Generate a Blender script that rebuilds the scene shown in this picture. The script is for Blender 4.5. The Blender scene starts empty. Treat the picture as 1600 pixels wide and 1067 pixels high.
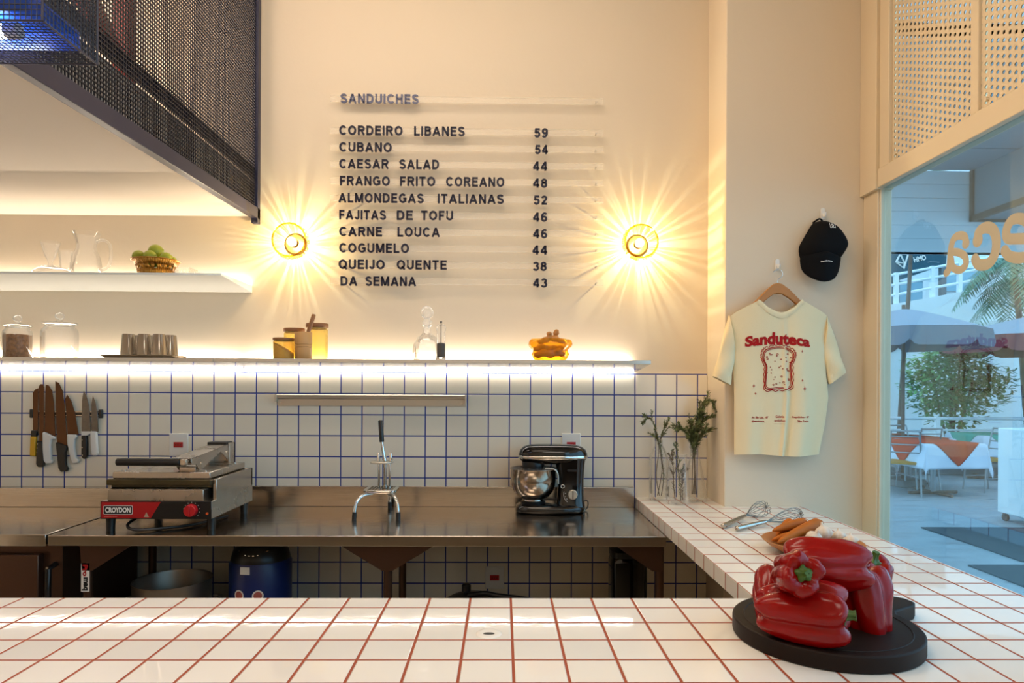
import bpy, bmesh, math, random
from mathutils import noise as mnoise
from mathutils import Matrix, Vector, Euler
PI = math.pi
rnd = random.Random(7)
SC = bpy.context.scene
COL = SC.collection

# ------------------------------------------------------------------ camera, world, light, exposure
CAM_Z, FPX, PX0, PY0, ROLL, YAW = 1.46, 1030.4, 800.0, 604.7, .0051, .0138
cam = bpy.data.cameras.new('camera')
cam.sensor_width = 36.0
cam.lens = FPX / 1600 * 36.0
cam.shift_x, cam.shift_y = 0.0, (PY0 - 533.5) / 1600
cam.clip_start, cam.clip_end = .05, 200
camo = bpy.data.objects.new('camera', cam)
COL.objects.link(camo)
camo.matrix_world = Matrix.Translation((0, 0, CAM_Z)) @ Matrix.Rotation(-YAW, 4, 'Z') @ Matrix.Rotation(PI/2, 4, 'X') @ Matrix.Rotation(ROLL, 4, 'Z')
SC.camera = camo
SC.view_settings.view_transform = 'Standard'
SC.view_settings.look = 'None'
SC.view_settings.gamma = 1
SC.view_settings.use_curve_mapping = False
SC.view_settings.exposure = 0.28
SC.cycles.max_bounces = 8
SC.cycles.diffuse_bounces = 4
SC.cycles.glossy_bounces = 4
SC.cycles.transmission_bounces = 4
SC.cycles.transparent_max_bounces = 40
SC.cycles.sample_clamp_indirect = 4
SC.cycles.caustics_reflective = False
SC.cycles.caustics_refractive = False
SC.cycles.use_denoising = True

world = bpy.data.worlds.new('sky')
SC.world = world
world.use_nodes = True
bg = world.node_tree.nodes['Background']
bg.inputs[0].default_value = (.50, .80, 1.0, 1)
bg.inputs[1].default_value = 2.3

def area(name, loc, size, power, color, rot=(0, 0, 0)):
    l = bpy.data.lights.new(name, 'AREA')
    l.shape = 'RECTANGLE'
    l.size, l.size_y = size
    l.energy, l.color = power, color
    o = bpy.data.objects.new(name, l)
    o.location, o.rotation_euler = loc, rot
    COL.objects.link(o)
    return o
area('ceiling_fill', (-.6, .4, 3.85), (1.6, .5), 17, (1, .84, .68))  # unseen area lights added at ceiling height for the room's ambient level
area('ceiling_fill', (.6, -1.3, 3.85), (1.6, .5), 20, (1, .86, .72))
area('ceiling_fill', (-.5, 2.2, 3.85), (1.8, .4), 20, (1, .83, .65))
area('storage_fill', (-2.8, 1.9, 3.85), (1.8, 1.0), 160, (1, .82, .70))  # added fill that brightens the dark space behind the mesh guard
sun = bpy.data.lights.new('sun', 'SUN')
sun.energy, sun.angle, sun.color = .8, .2, (.95, .97, 1)
suno = bpy.data.objects.new('sun', sun)
suno.rotation_euler = (math.radians(28), math.radians(-12), 0)
COL.objects.link(suno)

# ------------------------------------------------------------------ measuring: a pixel of the frame to a point of the place
_ct, _st, _cy, _sy = math.cos(ROLL), math.sin(ROLL), math.cos(YAW), math.sin(YAW)
def _uv(px, py):
    return ((px-PX0)*_ct + (py-PY0)*_st)/FPX, (-(px-PX0)*_st + (py-PY0)*_ct)/FPX
def at(px, py, Y):
    u, v = _uv(px, py)
    X = Y*(_sy + u*_cy)/(_cy - u*_sy)
    return Vector((X, Y, CAM_Z - v*(X*_sy + Y*_cy)))
def onz(px, py, Z):
    u, v = _uv(px, py)
    d = (CAM_Z - Z)/v
    return Vector((u*d*_cy + d*_sy, -u*d*_sy + d*_cy, Z))
def onx(px, py, X):
    u, v = _uv(px, py)
    Y = X*(_cy - u*_sy)/(_sy + u*_cy)
    return Vector((X, Y, CAM_Z - v*(X*_sy + Y*_cy)))

# ------------------------------------------------------------------ materials
def lin(c):
    if isinstance(c, str):
        c = [int(c[i:i+2], 16)/255 for i in (0, 2, 4)]
    return tuple(x/12.92 if x <= .04045 else ((x+.055)/1.055)**2.4 for x in c)

def mat(name, col, rough=.5, metal=0, vary=0, vscale=8, bump=0, bscale=60, spec=.5, stretch=None, sheen=0, coat=0, rvary=0):
    m = bpy.data.materials.new(name)
    m.use_nodes = True
    nt = m.node_tree; n = nt.nodes; L = nt.links
    b = n['Principled BSDF']
    c = lin(col)
    b.inputs['Base Color'].default_value = (*c, 1)
    b.inputs['Roughness'].default_value = rough
    b.inputs['Metallic'].default_value = metal
    b.inputs['Specular IOR Level'].default_value = spec
    b.inputs['Sheen Weight'].default_value = sheen
    b.inputs['Coat Weight'].default_value = coat
    b.inputs['Coat Roughness'].default_value = .08
    if vary or bump or rvary:
        tc = n.new('ShaderNodeTexCoord')
        mp = n.new('ShaderNodeMapping')
        L.new(tc.outputs['Object'], mp.inputs[0])
        if stretch: mp.inputs['Scale'].default_value = stretch
    if vary or rvary:
        t = n.new('ShaderNodeTexNoise')
        t.inputs['Scale'].default_value = vscale
        t.inputs['Detail'].default_value = 5
        L.new(mp.outputs[0], t.inputs['Vector'])
        if vary:
            mx = n.new('ShaderNodeMix'); mx.data_type = 'RGBA'
            mx.inputs[6].default_value = (*[max(0, x*(1-vary)) for x in c], 1)
            mx.inputs[7].default_value = (*[min(1, x*(1+vary)) for x in c], 1)
            L.new(t.outputs[0], mx.inputs[0]); L.new(mx.outputs[2], b.inputs['Base Color'])
        if rvary:
            mr = n.new('ShaderNodeMapRange')
            mr.inputs[1].default_value, mr.inputs[2].default_value = .3, .7
            mr.inputs[3].default_value, mr.inputs[4].default_value = max(.02, rough-rvary), rough+rvary
            L.new(t.outputs[0], mr.inputs[0]); L.new(mr.outputs[0], b.inputs['Roughness'])
    if bump:
        t2 = n.new('ShaderNodeTexNoise')
        t2.inputs['Scale'].default_value = bscale
        t2.inputs['Detail'].default_value = 4
        L.new(mp.outputs[0], t2.inputs['Vector'])
        bp = n.new('ShaderNodeBump')
        bp.inputs['Strength'].default_value = 1
        bp.inputs['Distance'].default_value = bump
        L.new(t2.outputs[0], bp.inputs['Height']); L.new(bp.outputs[0], b.inputs['Normal'])
    return m

def emit(name, col, strength):
    m = bpy.data.materials.new(name); m.use_nodes = True
    nt = m.node_tree
    nt.nodes.remove(nt.nodes['Principled BSDF'])
    e = nt.nodes.new('ShaderNodeEmission')
    e.inputs[0].default_value = (*lin(col), 1); e.inputs[1].default_value = strength
    nt.links.new(e.outputs[0], nt.nodes['Material Output'].inputs[0])
    return m

def glass(name, tint=(1, 1, 1), rough=.02, ior=1.45, edge=.75, refl=1.0, body=0):
    """thin clear glass: tinted pass-through, Fresnel reflection, denser towards the silhouette"""
    m = bpy.data.materials.new(name); m.use_nodes = True
    nt = m.node_tree; n = nt.nodes; L = nt.links
    n.remove(n['Principled BSDF'])
    tr = n.new('ShaderNodeBsdfTransparent'); gl = n.new('ShaderNodeBsdfGlossy'); mx = n.new('ShaderNodeMixShader')
    fr = n.new('ShaderNodeFresnel'); lw = n.new('ShaderNodeLayerWeight'); cm = n.new('ShaderNodeMix'); cm.data_type = 'RGBA'
    fr.inputs[0].default_value = ior
    lw.inputs[0].default_value = .25
    cm.inputs[6].default_value = (*tint, 1)
    cm.inputs[7].default_value = (*[x*edge for x in tint], 1)
    gl.inputs['Roughness'].default_value = rough
    mul = n.new('ShaderNodeMath'); mul.operation = 'MULTIPLY'; mul.inputs[1].default_value = refl
    L.new(lw.outputs['Facing'], cm.inputs[0]); L.new(cm.outputs[2], tr.inputs[0])
    L.new(fr.outputs[0], mul.inputs[0]); L.new(mul.outputs[0], mx.inputs[0]); L.new(tr.outputs[0], mx.inputs[1]); L.new(gl.outputs[0], mx.inputs[2])
    if body:   # haze of the tint colour mixed in so the glass looks brighter
        tl = n.new('ShaderNodeBsdfTranslucent'); df = n.new('ShaderNodeBsdfDiffuse'); m1 = n.new('ShaderNodeMixShader'); m2 = n.new('ShaderNodeMixShader')
        for q in (tl, df): q.inputs[0].default_value = (*tint, 1)
        m2.inputs[0].default_value = body
        L.new(tl.outputs[0], m1.inputs[1]); L.new(df.outputs[0], m1.inputs[2])
        L.new(mx.outputs[0], m2.inputs[1]); L.new(m1.outputs[0], m2.inputs[2]); L.new(m2.outputs[0], n['Material Output'].inputs[0])
    else:
        L.new(mx.outputs[0], n['Material Output'].inputs[0])
    return m

def haze(name, col, f):
    """clear plastic with a slight milky body"""
    m = bpy.data.materials.new(name); m.use_nodes = True
    nt = m.node_tree; n = nt.nodes; L = nt.links
    b = n['Principled BSDF']; b.inputs['Base Color'].default_value = (*lin(col), 1); b.inputs['Roughness'].default_value = .3
    t = n.new('ShaderNodeBsdfTransparent'); mx = n.new('ShaderNodeMixShader'); mx.inputs[0].default_value = f
    L.new(t.outputs[0], mx.inputs[1]); L.new(b.outputs[0], mx.inputs[2]); L.new(mx.outputs[0], n['Material Output'].inputs[0])
    return m

def lampglass(name, tint, glow):
    """lamp glass: lets tinted light through and glows a little itself"""
    m = bpy.data.materials.new(name); m.use_nodes = True
    nt = m.node_tree; n = nt.nodes; L = nt.links
    n.remove(n['Principled BSDF'])
    t = n.new('ShaderNodeBsdfTransparent'); t.inputs[0].default_value = (*tint, 1)
    e = n.new('ShaderNodeEmission'); e.inputs[0].default_value = (1, .66, .16, 1); e.inputs[1].default_value = glow
    ad = n.new('ShaderNodeAddShader')
    L.new(t.outputs[0], ad.inputs[0]); L.new(e.outputs[0], ad.inputs[1]); L.new(ad.outputs[0], n['Material Output'].inputs[0])
    return m

def tiles(name, tile, grout, orig, T, gw, rough=.08, wave=.0006, vary=.05):
    """square glazed tiles on a world grid; grout lines drop out across the face's own normal"""
    m = bpy.data.materials.new(name); m.use_nodes = True
    nt = m.node_tree; n = nt.nodes; L = nt.links
    b = n['Principled BSDF']
    def M(op, a, c=None, d=None):
        k = n.new('ShaderNodeMath'); k.operation = op
        for i, v in enumerate((a, c, d)):
            if v is None: continue
            if isinstance(v, (int, float)): k.inputs[i].default_value = v
            else: L.new(v, k.inputs[i])
        return k.outputs[0]
    g = n.new('ShaderNodeNewGeometry')
    P = n.new('ShaderNodeSeparateXYZ'); L.new(g.outputs['Position'], P.inputs[0])
    N = n.new('ShaderNodeSeparateXYZ'); L.new(g.outputs['True Normal'], N.inputs[0])
    dist, ids = None, []
    for a in range(3):
        t = M('DIVIDE', M('SUBTRACT', P.outputs[a], orig[a]), T)
        ids.append(M('FLOOR', t))
        d = M('MULTIPLY', M('ABSOLUTE', M('SUBTRACT', M('FRACT', M('ADD', t, .5)), .5)), T)
        d = M('ADD', d, M('GREATER_THAN', M('ABSOLUTE', N.outputs[a]), .6))
        dist = d if dist is None else M('MINIMUM', dist, d)
    def ramp(lo, hi):
        r = n.new('ShaderNodeMapRange'); r.interpolation_type = 'SMOOTHSTEP'
        r.inputs[1].default_value, r.inputs[2].default_value = lo, hi
        L.new(dist, r.inputs[0]); return r.outputs[0]
    body = ramp(gw/2-.0005, gw/2+.0005)
    cid = n.new('ShaderNodeCombineXYZ')
    for i in range(3): L.new(ids[i], cid.inputs[i])
    wn = n.new('ShaderNodeTexWhiteNoise'); wn.noise_dimensions = '3D'; L.new(cid.outputs[0], wn.inputs['Vector'])
    tc = lin(tile)
    cm = n.new('ShaderNodeMix'); cm.data_type = 'RGBA'
    cm.inputs[6].default_value = (*[x*(1-vary) for x in tc], 1); cm.inputs[7].default_value = (*[min(1, x*(1+vary)) for x in tc], 1)
    L.new(wn.outputs['Value'], cm.inputs[0])
    c2 = n.new('ShaderNodeMix'); c2.data_type = 'RGBA'
    c2.inputs[6].default_value = (*lin(grout), 1)
    L.new(body, c2.inputs[0]); L.new(cm.outputs[2], c2.inputs[7]); L.new(c2.outputs[2], b.inputs['Base Color'])
    rr = M('SUBTRACT', .8, M('MULTIPLY', body, .8-rough)); L.new(rr, b.inputs['Roughness'])
    # each tile has its own slight waviness and tilt
    off = n.new('ShaderNodeVectorMath'); off.operation = 'SCALE'; off.inputs['Scale'].default_value = 9
    L.new(wn.outputs['Color'], off.inputs[0])
    vv = n.new('ShaderNodeVectorMath'); vv.operation = 'ADD'; L.new(g.outputs['Position'], vv.inputs[0]); L.new(off.outputs[0], vv.inputs[1])
    nz = n.new('ShaderNodeTexNoise'); nz.inputs['Scale'].default_value = 14; nz.inputs['Detail'].default_value = 2
    L.new(vv.outputs[0], nz.inputs['Vector'])
    n2 = n.new('ShaderNodeTexNoise'); n2.inputs['Scale'].default_value = 70; n2.inputs['Detail'].default_value = 1
    L.new(vv.outputs[0], n2.inputs['Vector'])
    h = M('ADD', M('ADD', M('MULTIPLY', nz.outputs[0], wave), M('MULTIPLY', n2.outputs[0], wave*.12)), M('MULTIPLY', ramp(gw/2-.001, gw/2+.002), .0012))
    bp = n.new('ShaderNodeBump'); bp.inputs['Distance'].default_value = 1; bp.inputs['Strength'].default_value = 1
    L.new(h, bp.inputs['Height']); L.new(bp.outputs[0], b.inputs['Normal'])
    return m

def brushed(name, col, rough=.32, axis=0, dirt=.12):
    st = [40, 40, 40]; st[axis] = 1.2
    return mat(name, col, rough, 1, vary=.04, vscale=6, bump=.00002, bscale=12, stretch=tuple(st), rvary=.05)

Z0 = .9194; TC = .103; GX, GY = .0228, 1.6164      # counter top, its tile grid
W = 3.259; TW = .1035                              # back wall
wl = at(434.3, 614.4, W)
M = {}
M['paint'] = mat('cream_paint', 'dccdb6', .75, vary=.03, vscale=2, bump=.0006, bscale=40, spec=.2)
M['walltile'] = tiles('white_wall_tile', 'efe4d0', '2b3c8c', (wl.x, 0, wl.z), TW, .0056, .12, .0003)
M['countertile'] = tiles('white_counter_tile', 'e8e4dc', '9a4526', (GX, GY, Z0+.001), TC, .0058, .04, .00022, .04)
M['steel'] = brushed('brushed_steel', 'b9b0a5', .18, 0)
M['steel_y'] = brushed('brushed_steel_side', 'b9b0a5', .24, 1)
M['shelf'] = mat('satin_shelf_metal', 'cfcac2', .14, .6, rvary=.05)
M['alu'] = mat('aluminium', 'c9c2b4', .35, .8)
M['whiskwire'] = mat('whisk_wire', '77736c', .25, .6)
M['chrome'] = mat('chrome', 'd2d0cc', .09, 1)
M['black'] = mat('black_plastic', '0d0d0e', .35)
M['gloss_black'] = mat('gloss_black_enamel', '08080a', .10, coat=.15)
M['white_plastic'] = mat('white_plastic', 'e6e2da', .4)
M['red_plastic'] = mat('red_plastic', 'b3141a', .35)
M['navy'] = mat('navy_steel_paint', '23243c', .38)
M['wire'] = mat('dark_navy_wire', '1b1a26', .45)
M['redsteel'] = mat('oxide_red_steel', '8c2622', .5)
M['acrylic'] = haze('clear_acrylic', 'f3ead9', .16)
M['letter'] = mat('navy_letters', '080b2c', .45)
M['letter_grey'] = mat('grey_blue_letters', '5c6079', .3, .3)
M['clear'] = glass('clear_glass', (.995, .997, .995), .02, 1.35, .97, .55, .07)
M['cut'] = glass('cut_glass', (.995, .997, .995), .02, 1.45, .93, .8, .2)
M['amber'] = glass('amber_glass', (1.0, .86, .42), .03, 1.35, .9, .5, .22)
M['amber_deep'] = glass('deep_amber_glass', (1.0, .62, .08), .03, 1.4, .8, .6, .20)
M['lampglass'] = lampglass('ribbed_amber_glass', (1, .93, .66), .08)
M['lamprib'] = lampglass('ribbed_amber_glass_thick', (.62, .49, .22), .25)
M['rimglass'] = glass('dark_amber_glass', (.97, .82, .36), .05, 1.4, .7, .35)
M['pane'] = glass('window_pane', (.84, .94, 1.0), .0, 1.35, .94, .38)
M['wood'] = mat('pale_wood', 'b98d58', .5, vary=.18, vscale=7, stretch=(1, 1, .2))
M['wood_lid'] = mat('acacia_wood', '8a5a32', .5, vary=.25, vscale=9, stretch=(.3, 1, 1))
M['olive_wood'] = mat('olive_wood', 'a8692f', .42, vary=.3, vscale=7, stretch=(.25, 1, 1))
M['hanger_wood'] = mat('hanger_wood', 'b07433', .4, vary=.15, vscale=9, stretch=(.2, 1, 1))
M['dark_wood'] = mat('dark_stained_wood', '1e130e', .5, spec=.15, vary=.35, vscale=5, stretch=(.2, 1, 1), bump=.0003, bscale=30)
M['carrot'] = mat('carrot_skin', 'b05f16', .6, spec=.2, vary=.28, vscale=14, stretch=(1, 1, 5), bump=.0008, bscale=40)
M['garlic'] = mat('garlic_skin', 'd6cabb', .7, spec=.2, vary=.14, vscale=16, bump=.0004, bscale=50)
M['pepper'] = mat('red_pepper_skin', '820505', .2, spec=.26, vary=.4, vscale=7, coat=.05, bump=.0012, bscale=18)
M['stem'] = mat('green_stem', '3c5c1c', .5, vary=.25, vscale=30)
M['lime'] = mat('lime_peel', '9aa32c', .4, vary=.3, vscale=12, bump=.0004, bscale=120)
M['ginger'] = mat('ginger_skin', 'b0773c', .6, vary=.25, vscale=20, bump=.001, bscale=60)
M['brass'] = mat('brass', 'a87a34', .3, .9, vary=.2, vscale=10)
M['bowlsteel'] = mat('polished_steel', 'b5aca2', .13, 1)
M['grain'] = mat('brown_grain', '8f6238', .8, vary=.9, vscale=85, bump=.002, bscale=200)
M['yellowgrain'] = mat('pale_grain', 'c9a35a', .8, vary=.3, vscale=150, bump=.002, bscale=200)
M['peppercorn'] = mat('peppercorns', '3a3026', .8, vary=.9, vscale=120, bump=.002, bscale=200)
M['blade'] = mat('knife_blade', '58402f', .3, 1, vary=.1, vscale=4, stretch=(3, 3, .3))  # brown that the steel reflects is put into its base colour
M['blade_dark'] = mat('patterned_blade', '6e6a66', .35, 1, vary=.3, vscale=35)
M['yellow_plastic'] = mat('yellow_plastic', 'd8a41c', .4)
M['grime'] = mat('greasy_dark_metal', '4a3f26', .5, .6, vary=.5, vscale=25)
M['press_steel'] = mat('press_steel', 'bdb3a7', .28, .95, vary=.15, vscale=6, rvary=.1)
M['press_red'] = mat('press_red', 'a41318', .3)
M['print_white'] = mat('white_lettering', 'e8e2da', .5)
M['shirt'] = mat('cream_cotton', 'e8d6ae', .9, vary=.03, vscale=6, bump=.0005, bscale=300, spec=.1)
M['print_red'] = mat('red_print', 'a81f20', .8, spec=.1)
M['cap'] = mat('black_cotton', '0b0b0d', .85, spec=.15, bump=.0003, bscale=400)
M['needle'] = mat('rosemary_leaf', '667043', .6, vary=.3, vscale=40)
M['needle_dry'] = mat('brown_rosemary_leaf', '6d5a42', .6, vary=.3, vscale=40)
M['twig'] = mat('twig', '5e4a33', .7)
M['drum'] = mat('blue_plastic', '10245e', .35)
M['dark_steel'] = mat('dark_oven_steel', '5a4235', .35, .8, vary=.1, vscale=3)
M['potmetal'] = mat('dull_aluminium', '8d8378', .38, .9, vary=.12, vscale=6)
M['floor'] = mat('pale_bounce_floor', 'cdc2b2', .5, vary=.1, vscale=3)  # unseen floor, made pale to bounce light up under the slab
M['ceiling'] = mat('ceiling_paint', 'd8cbb8', .8)
M['slabpaint'] = mat('cream_slab_paint', 'e2d6c6', .75, vary=.02, vscale=2, spec=.2)
M['frame'] = mat('cream_frame_paint', 'd9c6a6', .45, vary=.03, vscale=3)
M['letterfilm'] = mat('cream_vinyl', 'b5aa92', .6)
M['cloth_white'] = mat('white_tablecloth', 'c4d2e0', .85, spec=.1)
M['cloth_red'] = mat('brick_red_cloth', 'b4492f', .85, spec=.1)
M['cloth_teal'] = mat('teal_cloth', '3fa090', .85, spec=.1)
M['canvas'] = mat('grey_white_canvas', '8b97a5', .85, spec=.1)
M['canvas_grey'] = mat('grey_canvas', '6c7480', .85, spec=.1)
M['canvas_wine'] = mat('wine_canvas', '77454d', .85, spec=.1)
M['leaf'] = mat('green_leaf', '5f9654', .35, vary=.55, vscale=5)
M['palm'] = mat('palm_leaf', '4d7c62', .5, vary=.4, vscale=5)
M['trunk'] = mat('grey_brown_bark', '6b5a4e', .8, vary=.3, vscale=10)
M['outwhite'] = mat('white_render', 'dfe8ea', .7, vary=.02, vscale=2)
M['rail_white'] = mat('white_metal_paint', 'e6eef2', .5)
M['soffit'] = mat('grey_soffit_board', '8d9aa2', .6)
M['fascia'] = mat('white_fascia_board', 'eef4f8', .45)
M['slate'] = mat('blue_grey_paving', '8a9aa4', .4, vary=.22, vscale=1.6, stretch=(1, 5, 1), rvary=.15)
M['doormat'] = mat('dark_blue_mat', '0d2a3c', .8)
M['teal'] = mat('teal_sign_panel', '0f4a5a', .4)
M['signbox'] = mat('grey_board', '7f8a90', .5)
M['winblue'] = mat('blue_glazing', '7fb3c8', .12)
M['chairmetal'] = mat('grey_chair_metal', '8d979c', .3, .8)
M['seatpad'] = mat('ochre_seat', 'a57b2c', .7)
M['curb'] = mat('grey_curb_stone', '6d7478', .8)
M['soil'] = mat('soil', '3a2d22', .9)
M['led'] = emit('led_diffuser', 'fff6ea', 17)
M['led_up'] = emit('warm_led_diffuser', 'ffefdc', 42)
M['tube'] = emit('tube_light', 'f3f6ff', 34)
M['troughblue'] = mat('blue_enamel', '1848a8', .3)

# ------------------------------------------------------------------ mesh builder
def frame_from(d):
    d = Vector(d).normalized()
    a = Vector((0, 0, 1)) if abs(d.z) < .9 else Vector((1, 0, 0))
    u = d.cross(a).normalized()
    return u, d.cross(u).normalized(), d

class MB:
    def __init__(s):
        s.v, s.f, s.mi, s.cur, s.X = [], [], [], 0, None
    def mat(s, i): s.cur = i; return s
    def xf(s, m=None): s.X = m; return s
    def add(s, vs, fs):
        b = len(s.v)
        s.v += [(s.X @ Vector(p)) if s.X else Vector(p) for p in vs]
        for f in fs:
            s.f.append([b+i for i in f]); s.mi.append(s.cur)
        return s
    def box(s, lo, hi):
        (a, b, c), (d, e, f) = lo, hi
        return s.add([(a,b,c),(d,b,c),(d,e,c),(a,e,c),(a,b,f),(d,b,f),(d,e,f),(a,e,f)],
                     [(0,3,2,1),(4,5,6,7),(0,1,5,4),(1,2,6,5),(2,3,7,6),(3,0,4,7)])
    def cbox(s, c, size): return s.box([c[i]-size[i]/2 for i in range(3)], [c[i]+size[i]/2 for i in range(3)])
    def loft(s, rings, closed=True, cap=(True, True)):
        n = len(rings[0]); vs = [p for r in rings for p in r]; fs = []
        for i in range(len(rings)-1):
            for j in range(n if closed else n-1):
                k = (j+1) % n
                fs.append((i*n+j, i*n+k, (i+1)*n+k, (i+1)*n+j))
        if cap[0]: fs.append(tuple(reversed(range(n))))
        if cap[1]: fs.append(tuple(range((len(rings)-1)*n, len(rings)*n)))
        return s.add(vs, fs)
    def tube(s, pts, r, n=8, cap=True):
        pts = [Vector(p) for p in pts]
        rs = r if isinstance(r, (list, tuple)) else [r]*len(pts)
        rings = []; u = None
        for i, p in enumerate(pts):
            d = (pts[min(i+1, len(pts)-1)] - pts[max(i-1, 0)])
            if d.length < 1e-9: d = Vector((0, 0, 1))
            d.normalize()
            if u is None: u, _, _ = frame_from(d)
            u = (u - d*u.dot(d))
            if u.length < 1e-6: u, _, _ = frame_from(d)
            u.normalize(); w = d.cross(u)
            rings.append([p + (u*math.cos(2*PI*k/n) + w*math.sin(2*PI*k/n))*rs[i] for k in range(n)])
        return s.loft(rings, True, (cap, cap))
    def cyl(s, a, b, r, r2=None, n=20): return s.tube([a, b], [r, r if r2 is None else r2], n)
    def lathe(s, prof, c=(0, 0, 0), n=32, cap=(False, False), wob=None):
        rings = []
        for r, z in prof:
            rings.append([Vector((c[0] + r*(wob(2*PI*k/n, z) if wob else 1)*math.cos(2*PI*k/n), c[1] + r*(wob(2*PI*k/n, z) if wob else 1)*math.sin(2*PI*k/n), c[2]+z)) for k in range(n)])
        return s.loft(rings, True, cap)
    def ell(s, c, rx, ry, rz, n=16, m=10):
        rings = []
        for i in range(m+1):
            t = -PI/2 + PI*i/m
            q = max(math.cos(t), 1e-3)
            rings.append([Vector((c[0]+rx*q*math.cos(2*PI*k/n), c[1]+ry*q*math.sin(2*PI*k/n), c[2]+rz*math.sin(t))) for k in range(n)])
        return s.loft(rings, True, (True, True))
    def prism(s, poly, a, b, axis='y'):
        """extrude a 2-D outline between a and b along an axis"""
        def P(p, d): return {'y': (p[0], d, p[1]), 'z': (p[0], p[1], d), 'x': (d, p[0], p[1])}[axis]
        return s.loft([[P(p, a) for p in poly], [P(p, b) for p in poly]], True, (True, True))
    def grid(s, nu, nv, fn):
        vs = [fn(i/nu, j/nv) for j in range(nv+1) for i in range(nu+1)]
        return s.add(vs, [(j*(nu+1)+i, j*(nu+1)+i+1, (j+1)*(nu+1)+i+1, (j+1)*(nu+1)+i) for j in range(nv) for i in range(nu)])
    def text(s, body, place, h, w=None, bold=0.0, depth=.002, spacing=1.0, subdiv=0):
        """lettering; place(x, y, d): x along the line from its left end, y up from its base, d out of the face"""
        cu = bpy.data.curves.new('t', 'FONT')
        cu.body, cu.size, cu.offset, cu.extrude, cu.space_character = body, 1, bold, .05, spacing
        cu.resolution_u = 3
        o = bpy.data.objects.new('t', cu); COL.objects.link(o)
        bpy.context.view_layer.update()
        me = bpy.data.meshes.new_from_object(o.evaluated_get(bpy.context.evaluated_depsgraph_get()))
        if subdiv:
            bm = bmesh.new(); bm.from_mesh(me)
            bmesh.ops.triangulate(bm, faces=bm.faces)
            for _ in range(subdiv):
                bmesh.ops.subdivide_edges(bm, edges=[e for e in bm.edges if e.calc_length() > .12], cuts=1)
                bmesh.ops.triangulate(bm, faces=bm.faces)
            bm.to_mesh(me); bm.free()
        xs = [v.co.x for v in me.vertices]; ys = [v.co.y for v in me.vertices]
        x0, x1, y0, y1 = min(xs), max(xs), min(ys), max(ys)
        sy = h/(y1-y0); sx = sy if w is None else w/(x1-x0)
        s.add([place((v.co.x-x0)*sx, (v.co.y-y0)*sy, (v.co.z+.05)/.1*depth) for v in me.vertices], [tuple(p.vertices) for p in me.polygons])
        COL.objects.unlink(o); bpy.data.objects.remove(o); bpy.data.curves.remove(cu); bpy.data.meshes.remove(me)
        return s
    def build(s, name, mats, parent=None, bevel=0, seg=2, smooth=40, sub=0, recalc=True):
        me = bpy.data.meshes.new(name)
        me.from_pydata([tuple(p) for p in s.v], [], s.f)
        for m in (mats if isinstance(mats, (list, tuple)) else [mats]): me.materials.append(m)
        me.polygons.foreach_set('material_index', s.mi)
        if recalc:
            bm = bmesh.new(); bm.from_mesh(me)
            bmesh.ops.recalc_face_normals(bm, faces=bm.faces)
            bm.to_mesh(me); bm.free()
        me.update()
        if smooth:
            me.shade_smooth()
            me.set_sharp_from_angle(angle=math.radians(smooth))
        o = bpy.data.objects.new(name, me); COL.objects.link(o)
        if parent: o.parent = parent
        if bevel:
            b = o.modifiers.new('bevel', 'BEVEL'); b.width, b.segments, b.limit_method = bevel, seg, 'ANGLE'
            b.angle_limit = math.radians(40)
        if sub:
            q = o.modifiers.new('sub', 'SUBSURF'); q.levels = q.render_levels = sub
        return o

def tag(o, label, cat, group=None, kind=None):
    if label: o['label'] = label
    if cat: o['category'] = cat
    if group: o['group'] = group
    if kind: o['kind'] = kind
    return o
def thing(name, label, cat, loc=(0, 0, 0), rz=0, group=None):
    o = bpy.data.objects.new(name, None); COL.objects.link(o)
    o.empty_display_size = .05
    o.location = loc; o.rotation_euler = (0, 0, rz)
    return tag(o, label, cat, group)
def struct(o): o['kind'] = 'structure'; return o
def kids(o): return [c for c in bpy.data.objects if c.parent == o]
def dup(o, loc=None, rz=None, label=None, parent=None):
    c = o.copy(); COL.objects.link(c)
    if parent: c.parent = parent
    for ch in kids(o): dup(ch, parent=c)
    if loc is not None: c.location = loc
    if rz is not None: c.rotation_euler = (0, 0, rz)
    if label: c['label'] = label
    return c
def sq(cx, cy, a, b, z, n=32, e=3.0):
    """super-ellipse ring"""
    r = []
    for k in range(n):
        t = 2*PI*k/n; ct, st = math.cos(t), math.sin(t)
        r.append(Vector((cx + a*math.copysign(abs(ct)**(2/e), ct), cy + b*math.copysign(abs(st)**(2/e), st), z)))
    return r
def arc(c, r, a0, a1, n, plane='xz'):
    out = []
    for i in range(n+1):
        t = a0 + (a1-a0)*i/n
        p, q = r*math.cos(t), r*math.sin(t)
        out.append({'xz': (c[0]+p, c[1], c[2]+q), 'xy': (c[0]+p, c[1]+q, c[2]), 'yz': (c[0], c[1]+p, c[2]+q)}[plane])
    return out
def smooth_path(pts, n=6):
    pts = [Vector(p) for p in pts]; out = []
    for i in range(len(pts)-1):
        p0, p1, p2, p3 = pts[max(i-1, 0)], pts[i], pts[i+1], pts[min(i+2, len(pts)-1)]
        for k in range(n):
            t = k/n
            out.append(.5*((2*p1) + (p2-p0)*t + (2*p0-5*p1+4*p2-p3)*t*t + (3*p1-p0-3*p2+p3)*t**3))
    out.append(pts[-1]); return out

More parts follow.
